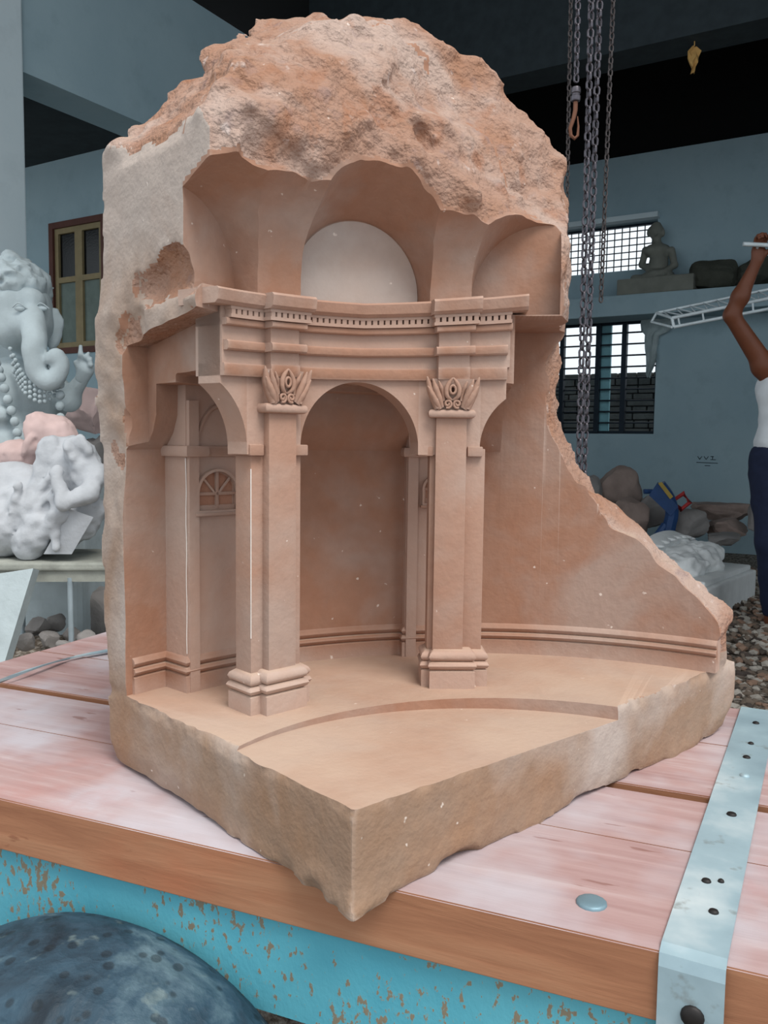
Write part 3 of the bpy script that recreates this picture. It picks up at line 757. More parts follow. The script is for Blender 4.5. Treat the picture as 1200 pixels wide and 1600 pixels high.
def wall_with_holes(name, Mw, x0, x1, z0, z1, holes, th=.22, mat=None):
    xs = sorted({x0, x1, *[h[0] for h in holes], *[h[1] for h in holes]}); zs = sorted({z0, z1, *[h[2] for h in holes], *[h[3] for h in holes]})
    b = MB()
    for i in range(len(xs) - 1):
        run = None
        for j in range(len(zs) - 1):
            cx, cz = (xs[i] + xs[i + 1]) / 2, (zs[j] + zs[j + 1]) / 2
            if any(h[0] < cx < h[1] and h[2] < cz < h[3] for h in holes): continue
            b.box((xs[i], 0, zs[j]), (xs[i + 1], th, zs[j + 1]), Mw)
    bm = bmesh.new(); me = b.mesh('t', [], fix=False); bm.from_mesh(me); bmesh.ops.remove_doubles(bm, verts=bm.verts, dist=1e-5)
    # drop the coincident inner faces between neighbouring boxes
    seen = {}
    for f in list(bm.faces): seen.setdefault(tuple(sorted(v.index for v in f.verts)), []).append(f)
    bmesh.ops.delete(bm, geom=[f for l in seen.values() if len(l) > 1 for f in l], context='FACES')
    b2 = MB(); b2.frombm(bm); return b2.build(name, mat or M['wall'], kind='structure')
l1 = onW(835, 520); l2 = onW(1021, 678); l3 = onW(1021, 497)
u1 = onW(870, 440); u2 = onW(1028, 342); u3 = onW(1028, 418)
wtop = onW(1000, 240).z
LOW = (l1.x, l2.x, l2.z, l3.z); UP = (u1.x - .2, u2.x, u3.z, u2.z)
wall_with_holes('wall_back', WM, -4.5, 4.5, -.1, wtop, [LOW, UP])
# black sheet painted as the shaded gap between wall head and roof
b = MB(); b.box((-4.5, .25, wtop - .1), (4.5, .35, wtop + 1.2), WM); b.build('roof_gap_shade', M['black'], kind='structure')
# grilles in the two openings
M['grille'] = plain('dark_window_steel', srgb(30, 40, 50), .5, .5)
def grille(name, H, nv, nh, rad, frame, thick=(), label=None, y0=.1):
    t = empty(name, WM @ Vector(((H[0] + H[1]) / 2, 0, H[2])), math.atan2(-Bd.y, -Bd.x), kind='structure')
    I = t.matrix_basis.inverted(); MM = I @ WM
    b = MB()
    for x0, x1, z0, z1 in ((H[0], H[1], H[2], H[2] + frame), (H[0], H[1], H[3] - frame, H[3]), (H[0], H[0] + frame, H[2] + frame, H[3] - frame), (H[1] - frame, H[1], H[2] + frame, H[3] - frame)): b.box((x0, .0 + y0, z0), (x1, y0 + .04, z1), MM)
    b.build('window_frame', M['grille'], t)
    for i in range(nv):
        x = H[0] + (H[1] - H[0]) * (i + 1) / (nv + 1); c = MB(); c.tube([MM @ Vector((x, y0 + .02, H[2] + frame * .5)), MM @ Vector((x, y0 + .02, H[3] - frame * .5))], rad, 6); c.build('grille_bar', M['grille'], t)
    for i in range(nh):
        z = H[2] + (H[3] - H[2]) * (i + 1) / (nh + 1); c = MB(); c.tube([MM @ Vector((H[0] + frame * .5, y0 + .01, z)), MM @ Vector((H[1] - frame * .5, y0 + .01, z))], rad, 6); c.build('grille_rod', M['grille'], t)
    for px, wd in thick:
        x = onW(px, 600).x; c = MB(); c.box((x - wd / 2, y0 - .03, H[2] + .01), (x + wd / 2, y0 + .03, H[3] - .01), MM); c.build('mullion', M['grille'], t)
    return t, MM
wn1, MM1 = grille('window_1', LOW, 0, 9, .009, .03, ((873, .045), (929, .045), (970, .05)))
c = MB(); x = onW(938, 600).x; c.box((x - .05, .16, LOW[2] + .02), (x + .05, .2, LOW[3] - .02), MM1); c.build('shutter_leaf', plain('teal_shutter', srgb(120, 170, 180), .6), wn1)
c = MB(); z = onW(850, 565).z; x = onW(852, 565).x
c.tube([MM1 @ Vector((x - .12, .05, z - .05)), MM1 @ Vector((x + .09, .05, z - .05)), MM1 @ Vector((x + .09, .05, z + .05)), MM1 @ Vector((x - .12, .05, z + .05))], .012, 6); c.build('latch', M['grille'], wn1)
wn2, MM2 = grille('window_2', UP, 15, 6, .006, .02)
# canopy board over the upper window
b = MB(); b.box((UP[0] - .1, -.10, UP[3] + .0), (UP[1] + .02, 0, UP[3] + .05), WM); b.build('trim_1', M['wall_pale'], kind='structure')
# loft ledge
g1 = onW(1000, 470).z
b = MB(); b.bbox((-4.2, -.42, g1 - .20), (4.4, 0, g1), .012, WM); b.build('trim_2', M['wall'], kind='structure')
# stone boundary wall outside the lower window
YO = 2.2; zt_ = (WI @ hit(900, 585, WM @ Vector((0, YO, 0)), A)).z
bst = empty('boundary_wall', WM @ Vector((-1.2, YO, 0)), math.atan2(-Bd.y, -Bd.x), kind='structure'); Ib = bst.matrix_basis.inverted() @ WM
M['rubble'] = plain('dark_rubble_stone', srgb(92, 92, 90), .9, 0, .35, 4, .6, .02)
M['mortar'] = plain('dark_mortar', srgb(46, 46, 46), .95)
b = MB(); b.box((-5, YO + .03, 0), (2, YO + .3, zt_ - .03), Ib); b.build('mortar_core', M['mortar'], bst)
b = MB(); random.seed(5); z = .6
while z < zt_ - .03:
    hh = random.uniform(.07, .12); x = -5
    while x < 2:
        wd = random.uniform(.14, .36); b.bbox((x + .008, YO - random.uniform(0, .025), z + .006), (x + wd - .008, YO + .1, min(z + hh - .006, zt_)), .012, Ib); x += wd
    z += hh
o = b.build('rubble_stones', M['rubble'], bst); o['kind'] = 'stuff'

# left: pillar, beam, side wall with shuttered window
P0 = atd(38, 113, 4.95); zb_ = P0.z; P0.z = 0
BMx = Mx(P0, A, Bd, (0, 0, 1))                                   # x into the room, y to the left
b = MB(); b.box((-.8, 0, zb_), (6.5, .30, zb_ + .97), BMx); b.build('beam', M['wall'], kind='structure')
b = MB(); b.bbox((-.42, -.02, 0), (-.02, .6, 4.9), .01, BMx); pil = b.build('pillar', M['wall_pale'], kind='structure')
b = MB(); b.box((-.425, -.025, 3.43), (-.40, .61, 3.436), BMx); b.build('joint_line', M['grille'], pil)
LW0 = atd(100, 690, 6.5); LW0.z = 0; LWM = wallM(LW0); LWI = LWM.inverted()
def onL(x, y): return LWI @ hit(x, y, LW0, A)
d0 = onL(77, 350); d1 = onL(160, 333); dz0 = onL(100, 553).z; dzt = d0.z
DH = (d0.x, d0.x + .62, dz0, dzt)
wall_with_holes('wall_left', LWM, -3.5, 1.12, -.1, wtop + 1.1, [DH])
M['frame_brown'] = plain('red_brown_frame', srgb(86, 52, 44), .6); M['frame_ochre'] = plain('ochre_shutter_frame', srgb(138, 124, 92), .6); M['panel_green'] = plain('grey_green_panel', srgb(104, 118, 112), .6)
M['black_glass'] = plain('dark_glass', srgb(10, 12, 14), .2)
wn3 = empty('window_3', LWM @ Vector((DH[0], 0, DH[2])), math.atan2(-Bd.y, -Bd.x), kind='structure'); I3 = wn3.matrix_basis.inverted() @ LWM
b = MB(); fr = .045
for x0, x1, z0, z1 in ((DH[0], DH[1], DH[3] - fr, DH[3]), (DH[0], DH[1], DH[2], DH[2] + fr), (DH[0], DH[0] + fr, DH[2] + fr, DH[3] - fr), (DH[1] - fr, DH[1], DH[2] + fr, DH[3] - fr)): b.box((x0, -.01, z0), (x1, .08, z1), I3)
b.build('window_frame', M['frame_brown'], wn3)
for k in range(2):
    lw = (DH[1] - DH[0] - 2 * fr) / 2; x0 = DH[0] + fr + k * lw; x1 = x0 + lw; zz0, zz1 = DH[2] + fr, DH[3] - fr; zm = zz0 + (zz1 - zz0) * .57
    b = MB(); s_ = .04
    for a0, a1, c0, c1 in ((x0, x0 + s_, zz0, zz1), (x1 - s_, x1, zz0, zz1), (x0 + s_, x1 - s_, zz0, zz0 + s_), (x0 + s_, x1 - s_, zz1 - s_, zz1), (x0 + s_, x1 - s_, zm - s_ / 2, zm + s_ / 2)): b.box((a0, .01, c0), (a1, .05, c1), I3)
    lf = b.build('shutter_leaf', M['frame_ochre'], wn3)
    b = MB(); b.box((x0 + s_, .03, zz0 + s_), (x1 - s_, .045, zm - s_ / 2), I3); b.build('shutter_panel', M['panel_green'], lf)
    b = MB(); b.box((x0 + s_, .03, zm + s_ / 2), (x1 - s_, .045, zz1 - s_), I3); b.build('pane', M['black_glass'], lf)
# roof and its front beam
CZ = wtop + 1.1
b = MB(); b.box((-1.75, -9, CZ), (7.5, 5, CZ + .15), BMx); b.build('ceiling', M['black'], kind='structure')  # near-black stands for shade; front edge carried forward to darken the walls
fb0 = atd(950, 84, 6.2); b = MB(); FM = Mx((fb0.x, fb0.y, 0), -Bd, A, (0, 0, 1)); b.box((-2.6, 0, fb0.z), (4.5, .3, CZ), FM); b.build('roof_beam', M['beam_grey'], kind='structure')
b = MB(); b.box((-.6, .30, zb_ + .02), (3.2, 3.6, zb_ + .16), BMx); b.build('ceiling_left_shader', M['beam_grey'], kind='structure')  # slab added to shade the left wall
b = MB(); b.box((-.8, 3.6, -.1), (3.4, 3.8, CZ), BMx); b.build('wall_left_blocker', M['wall'], kind='structure')  # out-of-frame wall added to block sky light from the left
# side walls closing the room (out of frame)
b = MB(); b.box((-4.6, -.6, -.1), (-4.4, .2, wtop + 1.2), WM); b.build('wall_inner', M['wall'], kind='structure')
b = MB(); b.box((4.5, -3.6, -.1), (4.7, .2, wtop + 1.2), WM); b.build('wall_right', M['wall'], kind='structure')
# scratched inventory mark on the wall
def mark():
    b = MB(); c = onW(1105, 718)
    for x0, z0, x1, z1 in ((-.10, -.03, .10, -.035), (-.09, .03, -.07, .0), (-.07, .0, -.05, .03), (-.03, .03, -.01, .0), (-.01, 0, .01, .03), (.03, .03, .06, .03), (.05, .03, .05, -.0), (.03, 0, .08, 0), (-.02, -.06, .03, -.06)):
        b.tube([WM @ Vector((c.x + x0, -.002, c.z + z0)), WM @ Vector((c.x + x1, -.002, c.z + z1))], .003, 4)
    b.build('wall_scribble', M['grille'], kind='structure')
mark()

# ---------------------------------------------------------------- soft bodies from blended volumes
def sdf_mesh(name, prims, h, k=.03, noise=(), mats=None, clip=None, parent=None, **kw):
    """prims: ('c', a, b, ra, rb) tapered capsule; ('e', c, (rx,ry,rz)[, Matrix3]) ellipsoid. World coordinates."""
    pts = []
    for p in prims:
        if p[0] == 'c': pts += [(Vector(p[1]), max(p[3], p[4])), (Vector(p[2]), max(p[3], p[4]))]
        else: pts.append((Vector(p[1]), max(p[2])))
    lo = [min(q[i] - r for q, r in pts) - 3 * h for i in range(3)]; hi = [max(q[i] + r for q, r in pts) + 3 * h for i in range(3)]
    ax = [np.arange(lo[i], hi[i] + h, h, dtype=np.float32) for i in range(3)]
    X, Y, Z = np.meshgrid(*ax, indexing='ij'); acc = np.full(X.shape, 1.0, np.float32)
    for p in prims:
        kk = k
        if p[0] == 'c':
            a, b_ = Vector(p[1]), Vector(p[2]); d = b_ - a; L2_ = max(d.length_squared, 1e-9)
            t = np.clip(((X - a.x) * d.x + (Y - a.y) * d.y + (Z - a.z) * d.z) / L2_, 0, 1)
            D = np.sqrt((X - a.x - t * d.x) ** 2 + (Y - a.y - t * d.y) ** 2 + (Z - a.z - t * d.z) ** 2) - (p[3] + (p[4] - p[3]) * t)
            if len(p) > 5: kk = p[5]
        else:
            c, r = p[1], p[2]; x, y, z = X - c[0], Y - c[1], Z - c[2]
            if len(p) > 3 and p[3] is not None:
                R3 = p[3]; x, y, z = (R3[0][0] * x + R3[1][0] * y + R3[2][0] * z), (R3[0][1] * x + R3[1][1] * y + R3[2][1] * z), (R3[0][2] * x + R3[1][2] * y + R3[2][2] * z)
            q = np.sqrt((x / r[0]) ** 2 + (y / r[1]) ** 2 + (z / r[2]) ** 2); D = (q - 1) * min(r)
            if len(p) > 4: kk = p[4]
        hh = np.clip(.5 + .5 * (acc - D) / kk, 0, 1); acc = acc * (1 - hh) + D * hh - kk * hh * (1 - hh)
    for l, a in noise: acc += (a * vnoise(X / l + 3, Y / l + 5, Z / l)).astype(np.float32)
    if clip: 
        for n, p0 in clip: acc = np.maximum(acc, (X - p0[0]) * n[0] + (Y - p0[1]) * n[1] + (Z - p0[2]) * n[2])
    acc[0] = acc[-1] = 1; acc[:, 0] = acc[:, -1] = 1; acc[:, :, 0] = acc[:, :, -1] = 1
    Pp, Qq = surface_nets(acc, lo, h)
    if parent is not None:
        inv = np.array(parent.matrix_basis.inverted()); Pp = Pp @ inv[:3, :3].T + inv[:3, 3]
    me = mesh_np(name, Pp, Qq, mats if isinstance(mats, list) else [mats])
    me.polygons.foreach_set('use_smooth', [True] * len(me.polygons)); o = bpy.data.objects.new(name, me); COL.objects.link(o)
    if parent is not None: o.parent = parent
    tag(o, **kw); return o
def catmull(P, n=5):
    P = [Vector(p) for p in P]; o = []
    for i in range(len(P) - 1):
        p0, p1, p2, p3 = P[max(i - 1, 0)], P[i], P[i + 1], P[min(i + 2, len(P) - 1)]
        for k in range(n): t = k / n; o.append(.5 * ((2 * p1) + (p2 - p0) * t + (2 * p0 - 5 * p1 + 4 * p2 - p3) * t * t + (3 * p1 - p0 - 3 * p2 + p3) * t ** 3))
    return o + [P[-1]]
def local(b, par): 
    I = par.matrix_basis.inverted(); b.v = [tuple(I @ Vector(v)) for v in b.v]; return b

# ---------------------------------------------------------------- hoist chains
M['chain'] = plain('oily_chain_steel', srgb(96, 92, 98), .38, .75, .3, 60); M['chain_rust'] = plain('rusty_chain_steel', srgb(84, 78, 78), .5, .6, .3, 60)
def link_mesh(L, wd, r, mat):                           # one oval link standing along z
    b = MB(); pts = []; n = 14; s = (L - wd) / 2
    for i in range(n):
        a = 2 * math.pi * i / n; pts.append(((wd / 2 - r) * math.cos(a), 0, (wd / 2 - r) * math.sin(a) + (s if math.sin(a) >= 0 else -s)))
    b.tube(pts, r, 6, closed=True); return b.mesh('chain_link', mat, 60)
def chain(name, px0, py0, px1, py1, dist, L, mat, label, ztop=None, zbot=None, group=None):
    p0 = atd(px0, py0, dist); p1 = atd(px1, py1, dist); d = p1 - p0
    if ztop: p0 = p0 - d * ((ztop - p0.z) / -d.z)
    if zbot: p1 = p1 + d * ((zbot - p1.z) / d.z)
    d = p1 - p0; root = empty(name, p0, 0, label=label, cat='chain', group=group)
    wd = L * .74; r = L * .12; pitch = L - 2 * r * 1.02 - .0002; me = link_mesh(L, wd, r, mat); n = int(d.length / pitch); q = Vector((0, 0, -1)).rotation_difference(d.normalized())
    rnd = random.Random(name + label)
    for i in range(n):
        o = bpy.data.objects.new('chain_link', me); COL.objects.link(o); o.parent = root
        o.location = d.normalized() * (pitch * (i + .5)); o.rotation_mode = 'QUATERNION'
        from mathutils import Quaternion
        o.rotation_quaternion = q @ Quaternion((0, 0, 1), (.35 if i % 2 else .35 + math.pi / 2) + rnd.uniform(-.2, .2))
    return root, p1
CD = 2.3; ZT = 2.62
chain('hoist_chain', 924, 0, 903, 770, CD, .029, M['chain'], 'left strand of the heavy double hoist chain hanging right of the stone', ZT, .86)
chain('hoist_chain', 937, 0, 912, 760, CD + .034, .029, M['chain'], 'right strand of the heavy double hoist chain hanging right of the stone', ZT, .86)
chain('hoist_chain', 958, 0, 941, 420, CD + .05, .021, M['chain_rust'], 'thin rusty chain at the far right of the hanging chains', ZT, 1.42)
r_, pe = chain('hoist_chain', 903, 0, 900, 138, CD - .03, .024, M['chain'], 'short chain ending in a steel coupling above a hook', ZT)
chain('hoist_chain', 892, 0, 887, 260, CD + .08, .019, M['chain_rust'], 'thin leftmost chain, partly hidden behind the rough crown', ZT, 1.5)
chain('hoist_chain', 872, 480, 862, 660, CD + .1, .022, M['chain_rust'], 'thin chain seen against the barred window beside the stone', 1.55, 1.0)
# coupling and hook
hk = empty('chain_hook', pe, 0, label='steel coupling with a worn copper-coloured hook below the short chain', cat='hook')
b = MB(); 
for z, r in ((0, .010),): 
    prof = [(.004, .004), (.011, .002), (.0125, -.004), (.0125, -.012), (.0105, -.014), (.0105, -.018), (.0125, -.02), (.0125, -.028), (.011, -.032), (.006, -.034)]
    b.loft([[(q * math.cos(2 * math.pi * k / 16), q * math.sin(2 * math.pi * k / 16), zz) for k in range(16)] for q, zz in prof])
b.build('coupling', M['chain'], hk, smooth=40)
b = MB(); b.tube([(0, 0, -.03), (0, 0, -.055), (-.004, 0, -.075), (-.012, 0, -.1), (-.010, 0, -.118), (0, 0, -.126), (.008, 0, -.118), (.009, 0, -.095), (.006, 0, -.07)], [.006, .006, .0055, .005, .005, .0045, .004, .003, .0015], 8)
b.build('hook', plain('copper_hook', srgb(120, 82, 64), .6, .4), hk, smooth=60)
# steel runway beam that carries the chains (above the frame)
b = MB(); pc = atd(925, 0, CD)
for x0, x1, z0, z1 in ((-.05, .05, 0, .012), (-.004, .004, .012, .15), (-.05, .05, .15, .162)): b.box((pc.x - .35, pc.y - .0 + x0, ZT + z0), (pc.x + .5, pc.y + x1, ZT + z1))
tag(b.build('runway_beam', M['dark_steel']), 'short dark steel runway beam that carries the hoist chains', 'beam')
for x in (-.33, .48):
    pass
b = MB(); b.box((pc.x + .46, pc.y - .04, ZT + .162), (pc.x + .5, pc.y + .04, CZ + .0)); b.box((pc.x - .35, pc.y - .04, ZT + .162), (pc.x - .31, pc.y + .04, CZ)); b.box((pc.x - .5, pc.y - .06, CZ), (pc.x + .6, pc.y + 3.2, CZ + .12)); tag(b.build('beam_hanger', M['dark_steel']), 'dark steel hanger holding the runway beam under the roof', 'hanger')
# little yellow rag hanging in the dark roof
b = MB(); rp_ = atd(1085, 72, 6.0); b.tube([rp_ + Vector((0, 0, .9)), rp_], .004, 5); 
b.loft([[rp_ + Vector((x * wv, .015 * math.sin(i * 2.1 + x * 3), -i * .035)) for x in (-1, -.4, .3, 1)] + [rp_ + Vector((x * wv, .012 + .015 * math.sin(i * 2.1 + x * 3), -i * .035)) for x in (1, .3, -.4, -1)] for i, wv in enumerate((.015, .045, .035, .03, .01, .012))])
tag(b.build('hanging_rag', plain('ochre_rag', srgb(190, 150, 90), .9)), 'small ochre rag hanging in the dark roof space', 'rag')

# ---------------------------------------------------------------- tyre at the lower left
def m_tyre():
    b = NB('dusty_tyre_rubber'); n = b.noise(9, 5, .6, dist=.5)
    c = b.ramp(n, [(.35, srgb(26, 38, 48)), (.52, srgb(48, 72, 88)), (.68, srgb(100, 124, 134))])
    v = b.voro(46); c = b.mix(b.mr(v, .30, .22, 0, .55), c, srgb(20, 26, 30)); c = b.mix(b.mr(b.noise(28, 3), .62, .7, 0, .5), c, srgb(120, 136, 136))
    c = b.mix(b.mr(b.noise(8, 2, .4, b.co((1, 1, 1), (1, 2, 3))), .70, .715, 0, .9), c, srgb(196, 198, 194))
    b.col(c); b.bump(b.math('ADD', v, b.noise(60, 4)), .6, .006); return b.fin(.6, 0, .35)
M['tyre'] = m_tyre()
tc_ = atd(112, 1472, .82); ax_ = qv.copy(); Rr = .30; wdt = .10
wheel = empty('tyre', (tc_.x, tc_.y, tc_.z - Rr), 0, label='dusty black rubber tyre in front of the turquoise frame', cat='tyre')
b = MB(); rings = []; side = Vector((ax_.y, -ax_.x, 0))
for i in range(72):
    a = 2 * math.pi * i / 72; rd = side * math.cos(a) + Vector((0, 0, 1)) * math.sin(a); rings.append([])
    for j in range(20):
        q = 2 * math.pi * j / 20; cx, cy = math.cos(q), math.sin(q)
        ex = abs(cx) ** .75 * (1 if cx > 0 else -1); ey = abs(cy) ** .75 * (1 if cy > 0 else -1)
        rings[-1].append(rd * (Rr - .075 + .075 * ex) + ax_ * (wdt * ey))
b.loft(rings, closed=True); b.build('tyre_carcass', M['tyre'], wheel, smooth=60)
b = MB(); b.loft([[ (side * math.cos(2 * math.pi * k / 32) + Vector((0, 0, 1)) * math.sin(2 * math.pi * k / 32)) * r + ax_ * y for k in range(32)] for r, y in ((.16, -.05), (.165, -.055), (.14, -.04), (.06, -.02), (.05, -.045), (.01, -.045))])
b.build('wheel_rim', M['dark_steel'], wheel, smooth=40)

# ---------------------------------------------------------------- left: statues
M['marble'] = plain('dusty_white_marble', srgb(178, 190, 194), .8, 0, .12, 9, .5); M['relief_lit'] = plain('lit_relief_marble', srgb(236, 238, 238), .7, 0, .06, 12, .3); M['marble_white'] = plain('white_marble', srgb(188, 191, 196), .75, 0, .08, 12, .5); M['pinkstone'] = plain('pale_pink_stone', srgb(206, 180, 176), .85, 0, .12, 8, .3)  # relief copy is brighter: light from the opening put into its colour
M['greystone'] = plain('grey_rubble_stone', srgb(140, 136, 134), .9, 0, .18, 6, .5, .01); M['tanstone'] = plain('tan_rubble_stone', srgb(150, 132, 124), .9, 0, .18, 6, .5, .01)
GD = 4.15
def G(x, y, dd=0, d=GD): return atd(x, y, d + dd)
px = GD / F                                            # metres per pixel there
elephant = empty('elephant_headed_statue', G(20, 760) * 1.0, 0, label='white marble elephant-headed seated deity statue with curled trunk behind the left stool', cat='statue')
trunk = catmull([G(50, 495, -.24), G(55, 530, -.33), G(54, 560, -.34), G(60, 584, -.34), G(75, 595, -.34), G(91, 586, -.34), G(95, 568, -.34), G(87, 554, -.35), G(77, 562, -.36)], 4); tr = [20 - 12.5 * i / (len(trunk) - 1) for i in range(len(trunk))]
pr = [('e', G(28, 620, 0), (75 * px, .26, 62 * px)), ('e', G(25, 700, -.03), (88 * px, .30, 62 * px)), ('e', G(34, 500, -.10), (44 * px, .17, 50 * px)), ('e', G(30, 470, -.08), (43 * px, .16, 36 * px)), ('e', G(52, 470, -.2), (17 * px, .06, 18 * px)), ('e', G(16, 470, -.2), (15 * px, .06, 16 * px)),
      ('e', G(46, 510, -.2), (22 * px, .09, 22 * px)), ('e', G(14, 520, -.18), (20 * px, .08, 18 * px))]
pr += [('c', trunk[i], trunk[i + 1], tr[i] * px * .82, tr[i + 1] * px * .82, .02) for i in range(len(trunk) - 1)]
pr += [('c', G(82, 600, -.05), G(108, 625, -.1), 20 * px, 16 * px), ('c', G(108, 625, -.1), G(128, 592, -.15), 15 * px, 10 * px), ('c', G(-25, 590, -.05), G(-40, 640, -.12), 22 * px, 17 * px), ('c', G(-40, 640, -.12), G(5, 648, -.3), 16 * px, 12 * px),
       ('c', G(60, 730, -.1), G(110, 760, -.3), 40 * px, 30 * px), ('c', G(-10, 730, -.1), G(-60, 760, -.3), 40 * px, 30 * px)]
body = sdf_mesh('body', pr, .016, .035, ((.06, .004),), M['marble'], parent=elephant)
for s, x in ((1, 84), (-1, -22)):
    R3 = Matrix.Rotation(.25 * s, 3, 'Z')
    sdf_mesh('ear', [('e', G(x, 508, -.02), (14 * px, .03, 27 * px), R3), ('e', G(x - 3 * s, 520, -.02), (10 * px, .025, 25 * px), R3)], .012, .02, ((.03, .004),), M['marble'], parent=elephant)
crown = [('e', G(30, 456, -.07), (45 * px, .19, 26 * px)), ('e', G(28, 440, -.08), (44 * px, .18, 24 * px)), ('e', G(24, 430, -.06), (38 * px, .14, 20 * px)), ('e', G(20, 414, -.05), (26 * px, .10, 15 * px)), ('e', G(18, 403, -.05), (10 * px, .05, 10 * px))]
sdf_mesh('crown', crown, .011, .02, ((.03, .010), (.016, .005)), M['marble'], parent=elephant)
# eyes
b = MB()
for x, dd in ((31, -.285), (66, -.235)):
    e = G(x, 482, dd); b.ell(e, (8 * px, .012, 4 * px), n=12, m=8); b.tube(catmull([e + Vector((-10 * px, -.004, 1 * px)), e + Vector((0, -.014, 7 * px)), e + Vector((10 * px, 0, 0))]), .003, 6)
local(b, elephant).build('eye', M['marble'], elephant, smooth=60)
# raised hand with fingers
hd = [('c', G(128, 592, -.15), G(134, 578, -.16), 10 * px, 12 * px), ('e', G(133, 574, -.16), (11 * px, .03, 13 * px))]
for i, (fx, fy, tx, ty) in enumerate(((124, 566, 126, 541), (130, 564, 138, 552), (136, 566, 142, 560), (138, 572, 143, 568))): hd += [('c', G(fx, fy, -.17), G((fx + tx) / 2 + 1, (fy + ty) / 2, -.19), 4.2 * px, 3.8 * px, .006), ('c', G((fx + tx) / 2 + 1, (fy + ty) / 2, -.19), G(tx, ty, -.18), 3.8 * px, 2.8 * px, .006)]
hd += [('c', G(124, 580, -.16), G(118, 566, -.18), 4.5 * px, 3.2 * px, .006)]
sdf_mesh('raised_hand', hd, .0065, .012, (), M['marble'], parent=elephant)
# bead garland and necklaces
def beads(pts, r, name, par, mat, step=1):
    b = MB(); P = catmull(pts, 7); last = None
    for p in P:
        if last is None or (p - last).length > r * 1.7: b.ell(p, (r, r, r), n=8, m=6); last = p
    return local(b, par).build(name, mat, par, smooth=60)
beads([G(-10, 555, -.26), G(2, 590, -.30), G(14, 630, -.32), G(26, 670, -.34), G(30, 710, -.35)], 7 * px, 'garland', elephant, M['marble'])
beads([G(92, 560, -.22), G(94, 600, -.28), G(94, 640, -.30), G(96, 680, -.33)], 7 * px, 'garland', elephant, M['marble'])
for k in range(4): beads([G(16 + k * 2, 545 + 12 * k, -.28), G(40, 590 + 8 * k, -.34), G(66, 604 + 8 * k, -.34), G(90, 590 + 8 * k, -.27)], 3.2 * px, 'necklace', elephant, M['marble'])
b = MB(); base_z = 0
b.bbox((G(20, 0).x - .42, GD - .38, 0), (G(20, 0).x + .42, GD + .35, G(20, 745).z), .03)
local(b, elephant).build('pedestal', M['marble'], elephant)

# stool and the figures on it
SD = 3.35
def S(x, y, dd=0): return atd(x, y, SD + dd)
sx = SD / F
M['stool_top'] = plain('plaster_splashed_board', srgb(158, 160, 152), .85, 0, .25, 10, .4); M['stool_leg'] = plain('pale_steel_leg', srgb(168, 182, 190), .4, .3)
zst = S(80, 872).z
stool = empty('stool', (S(70, 0).x, SD, 0), .1, label='plaster-splashed stool with thin steel legs at the left behind the deck', cat='stool')
b = MB(); b.bbox((-.24, -.14, zst - .03), (.26, .30, zst), .008); b.build('seat', M['stool_top'], stool)
b = MB(); b.box((-.225, -.125, zst - .075), (.245, -.105, zst - .03)); b.box((-.225, .26, zst - .075), (.245, .28, zst - .03)); b.box((-.225, -.105, zst - .07), (-.205, .26, zst - .03)); b.box((.225, -.105, zst - .07), (.245, .26, zst - .03)); b.build('apron', M['stool_top'], stool)
for x, y in ((-.215, -.115), (.085, -.118), (.235, .27), (-.215, .27)):
    b = MB(); b.tube([(x, y, zst - .06), (x * 1.04, y * 1.05, 0)], .011, 8); b.build('leg', M['stool_leg'], stool, smooth=60)
zs_ = zst
grp = empty('reclining_figures', (S(60, 0).x, SD, zst), 0, label='pile of white and pink marble figures lying on the left stool', cat='sculpture')
grp['label'] = 'white marble figure with bent arm carved in relief, on the plaster-splashed stool'
pr = [('e', S(70, 800, .05), (95 * sx, .14, 62 * sx)), ('e', S(110, 740, .05), (46 * sx, .12, 60 * sx), Matrix.Rotation(.2, 3, 'Y')), ('e', S(118, 708, -.06), (17 * sx, .05, 21 * sx)), ('e', S(134, 745, -.04), (26 * sx, .07, 42 * sx)),
      ('c', S(150, 738, -.06), S(140, 772, -.13), 17 * sx, 14 * sx), ('c', S(140, 772, -.13), S(100, 785, -.16), 15 * sx, 12 * sx), ('c', S(100, 785, -.16), S(88, 740, -.14), 13 * sx, 8 * sx), ('e', S(92, 735, -.13), (9 * sx, .025, 9 * sx)),
      ('c', S(80, 700, .0), S(55, 800, -.02), 20 * sx, 16 * sx), ('c', S(45, 850, -.05), S(60, 820, -.08), 26 * sx, 20 * sx), ('c', S(60, 845, -.08), S(95, 800, -.12), 15 * sx, 13 * sx), ('e', S(10, 820, .02), (50 * sx, .12, 50 * sx)), ('e', S(20, 760, .08), (60 * sx, .10, 40 * sx)),
      ('c', S(78, 740, -.06), S(42, 805, -.08), 5 * sx, 6 * sx), ('c', S(92, 750, -.07), S(48, 812, -.1), 4 * sx, 5 * sx), ('c', S(88, 780, -.1), S(86, 855, -.12), 10 * sx, 6 * sx)]
for x0, y0, x1, y1, dd, rr in ((106, 690, 126, 684, -.08, 4), (128, 690, 140, 706, -.08, 5), (138, 700, 150, 730, -.06, 5), (104, 700, 112, 716, -.10, 3), (30, 760, 14, 830, -.07, 6), (44, 790, 34, 846, -.07, 6)): pr.append(('c', S(x0, y0, dd - .01), S(x1, y1, dd - .01), rr * sx * 1.2, rr * sx, .02))
sdf_mesh('carved_body', pr, .0085, .012, ((.05, .004), (.026, .006), (.013, .002)), M['marble_white'], clip=[((0, 0, -1), (0, 0, zst + .001))], parent=grp)
b = MB(); b.loft([[S(68, 866, -.1), S(112, 866, -.1), S(112, 866, -.06), S(68, 866, -.06)], [S(108, 795, -.13), S(146, 808, -.13), S(146, 808, -.09), S(108, 795, -.09)]]); local(b, grp).build('broken_slab', M['marble_white'], grp)
